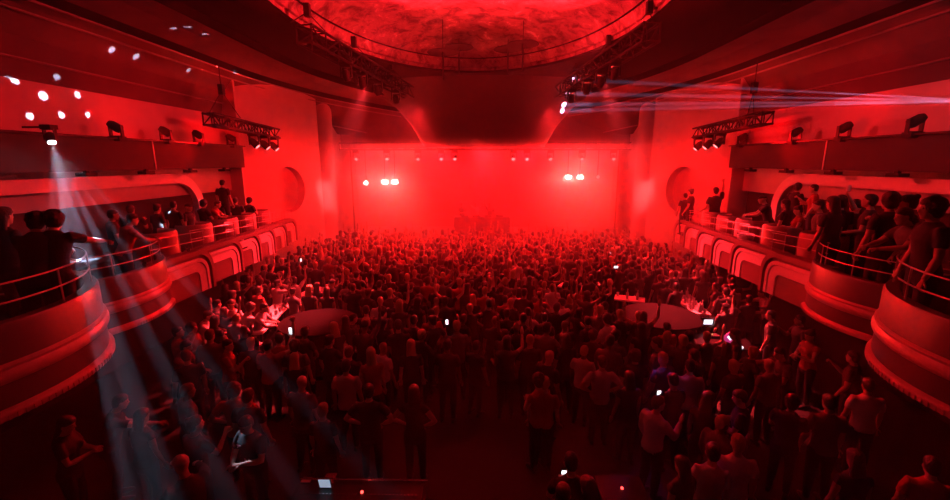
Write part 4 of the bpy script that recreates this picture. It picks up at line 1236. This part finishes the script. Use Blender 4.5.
for px, py, x, lab, kw, rz in BALC:
    sc0 = kw.pop('scale', 1.0)
    p = at_x(px, py, x); fl = balc_floor(x, p.y)
    hgt = p.z - fl
    sc1 = min(1.14, max(.9, hgt / HZ)) * (1.0)
    kw.setdefault('shirt', 'black')
    b, J = make_person((p.x, p.y, fl), D(rz), lab, scale=sc1, **kw)
    print('BALC', px, py, 'scale', round(hgt / HZ, 2), 'y', round(p.y, 1))
    if 'holding a glass' in lab: held(b, J, 'cup', 'pale cup lifted above the heads on the right balcony')
# performers on stage
for px, lab, pose, rz in ((462, 'performer in dark clothes at the left of the stage table', 'hands_front', 180), (476, 'performer with both arms spread above the stage table', 'both_up', 180), (490, 'performer at the right of the stage table', 'fist_up', 180)):
    p = at_y(px, 200, 25.0)
    make_person((p.x, 25.0, 1.1), D(rz), lab, pose=pose, shirt='white' if pose == 'both_up' else 'black', hair='short')

# ---- the crowd on the floor
LOW = []
for k, (pose, fem, hair, sleeve) in enumerate((('stand', False, 'short', 'short'), ('both_up', False, 'short', 'short'), ('fist_up', False, 'cap', 'short'), ('phone_up', True, 'long', 'none'),
        ('hands_front', False, 'curly', 'short'), ('wave', True, 'bun', 'none'), ('stand', True, 'long', 'none'), ('drink', False, 'short', 'long'), ('both_up', True, 'long', 'none'), ('hips', True, 'bun', 'short'), ('stand', False, 'bald', 'short'))):
    parts, J = body_parts(pose, fem, hair, sleeve, .019, .22)
    m_ = MB()
    for nme, q in parts:
        m_.add(q.v, q.f, 0); m_.m[-len(q.f):] = q.m
    me = m_.mesh('person', PMATS(0, 'black', 0)); me.polygons.foreach_set('use_smooth', [True] * len(me.polygons))
    LOW.append((pose, fem, hair, me, m_, J))
print('LOWFACES', [len(l[3].polygons) for l in LOW])

# candidate positions over the dance floor
cand = []
y = 4.6
rr = random.Random(5)
def free(x, y, r=.40):
    for a, b_ in PLACED:
        if (a - x) ** 2 + (b_ - y) ** 2 < r * r: return False
    for a, b_, q in OBST:
        if (a - x) ** 2 + (b_ - y) ** 2 < (q + .0) ** 2: return False
    return True
while y < 21.9:
    x = -8.2
    dens = .50 if y < 9 else (.46 if y < 14 else .5)
    while x < 8.2:
        jx, jy = x + rr.uniform(-.15, .15), y + rr.uniform(-.15, .15)
        x += dens * (1.0 if y > 8 else 1.35)
        lim = min(8.0, 5.3 + max(0, jy - 5) * .32)
        if abs(jx) > lim: continue
        if jy < 7.5 and abs(jx + .1) < 1.6 and rr.random() < .8: continue
        if jy < 7.2 and rr.random() < .6: continue
        if jy < 5.8 and -3.2 < jx < .6: continue
        if free(jx, jy): cand.append((jx, jy)); PLACED.append((jx, jy))
    y += dens * (.92 if y > 8 else 1.3)
cand.sort(key=lambda p: p[0] ** 2 + p[1] ** 2)
N_IND = 300 - len(FEATURED) - len(BALC) - 3
def zone(x, y):
    lr = 'left' if x < -2.6 else ('right' if x > 2.6 else 'middle')
    if y < 7.6: return {'left': 'low in front of the left counter', 'right': 'low in front of the right counter', 'middle': 'in the dark near the mixing desk'}[lr]
    if y < 11.0: return {'left': 'beside the left round counter', 'right': 'beside the right round counter', 'middle': 'between the two round counters'}[lr]
    if y < 14.0: return {'left': 'past the left drinks tables', 'right': 'past the right drinks tables', 'middle': 'in the middle beyond the counters'}[lr]
    return {'left': 'toward the left stage corner', 'right': 'toward the right stage corner', 'middle': 'in the packed front crowd'}[lr]
PW = {'stand': 'arms down', 'both_up': 'both arms raised', 'fist_up': 'one arm raised', 'phone_up': 'one hand held up', 'hands_front': 'hands in front', 'wave': 'one arm waving', 'drink': 'hand at the mouth', 'hips': 'hands on hips'}
HW = {'short': 'short-haired', 'cap': 'capped', 'long': 'long-haired', 'curly': 'curly-haired', 'bun': 'bun-haired', 'bald': 'bald'}
SHN = ['black', 'black', 'black', 'white', 'grey', 'red', 'black', 'grey', 'black', 'black', 'grey', 'black']
def pick(y):
    up = .10 if y < 9 else (.22 if y < 15 else .42)
    if rr.random() < up: return rr.choice((1, 2, 3, 5, 8))
    return rr.choice((0, 0, 4, 6, 7, 9, 10, 0, 6))
stuffv = []
for k, (x, y) in enumerate(cand):
    li = pick(y); pose, fem, hair, me, m_, J = LOW[li]
    rz = rr.gauss(0, .35) if y > 9.5 else rr.gauss(0, .6); scl = rr.uniform(.93, 1.06); sh = rr.choice(SHN)
    if k < N_IND:
        o = bpy.data.objects.new('person', me); C.objects.link(o); o.location = (x, y, 0); o.rotation_euler = (0, 0, rz); o.scale = (scl,) * 3
        hc = rr.choice((0, 0, 1, 1, 2)) 
        mt = PMATS(rr.choice((0, 0, 1, 2)), sh, hc)
        if hair == 'cap': mt[3] = SHIRT['black']
        set_mats(o, mt)
        z_ = zone(x, y)
        lab = '%s person in %s top, %s, %s' % (HW[hair], sh, PW[pose], z_)
        tag(o, lab, 'person', lab)
    else:
        stuffv.append((x, y, rz, scl, li, sh))
print('CROWD', len(cand), 'individual', min(N_IND, len(cand)), 'stuff', len(stuffv))
# the far crowd, past the three hundred nearest people
tiny = []
for pose, fem, hair, me, m_, J in LOW:
    o = bpy.data.objects.new('tmp', me); C.objects.link(o); d = o.modifiers.new('d', 'DECIMATE'); d.ratio = .30
    ev = bpy.data.meshes.new_from_object(o.evaluated_get(bpy.context.evaluated_depsgraph_get()))
    nv = len(ev.vertices); co = np.empty(nv * 3); ev.vertices.foreach_get('co', co)
    tiny.append((co.reshape(-1, 3), [tuple(p.vertices) for p in ev.polygons], [p.material_index for p in ev.polygons]))
    bpy.data.objects.remove(o); bpy.data.meshes.remove(ev)
crowd_mats = [M_skin[0], SHIRT['black'], M_trouser, M_hairs[0], M_shoe, M_eye, M_lip, SHIRT['white'], SHIRT['grey'], SHIRT['red'], M_hairs[1], M_hairs[2], M_skin[1]]
SI = {'black': 1, 'white': 7, 'grey': 8, 'red': 9}
AV, AF, AM = [], [], []; off = 0
for x, y, rz, scl, li, sh in stuffv:
    co, fs, mi = tiny[li]; c_, s_ = math.cos(rz), math.sin(rz)
    R_ = np.array([[c_, -s_, 0], [s_, c_, 0], [0, 0, 1]])
    AV.append(co @ R_.T * scl + np.array([x, y, 0]))
    hi = rr.choice((3, 3, 10, 10, 11)); si = SI[sh]; sk = rr.choice((0, 0, 12))
    mp_ = {0: sk, 1: si, 2: 2, 3: hi, 4: 4, 5: 5, 6: 6}
    AF += [tuple(i + off for i in f) for f in fs]; AM += [mp_[m] for m in mi]; off += len(co)
if AV:
    me = bpy.data.meshes.new('crowd'); me.from_pydata(np.concatenate(AV).tolist(), [], AF)
    for m in crowd_mats: me.materials.append(m)
    me.polygons.foreach_set('material_index', AM); me.polygons.foreach_set('use_smooth', [True] * len(AF))
    o = bpy.data.objects.new('crowd', me); C.objects.link(o)
    tag(o, 'packed far crowd of people before the stage', 'crowd', kind='stuff')
    print('STUFFVERTS', off)
# phones held up in the crowd
for k, (px, py, lab) in enumerate(((447, 322, 'bright phone held up in mid-hall between the round counters'), (301, 260, 'phone shining near the end of the left arches'),
        (610, 254, 'phone shining upper right in the crowd'), (616, 267, 'wide phone screen in the crowd right of centre'), 
        (473, 355, 'faint'),)):
    if lab == 'faint': continue
    p = at_z(px, py, 1.72)
    t = thing('phone', lab, 'phone', tuple(p))
    wd = (.15, .075) if 'wide' in lab else (.06, .12)
    MB().box((0, 0, 0), (wd[0], .009, wd[1])).build('case', M_black, t)
    MB().box((0, -.006, 0), (wd[0] * .9, .003, wd[1] * .9)).build('screen', M_phone, t)
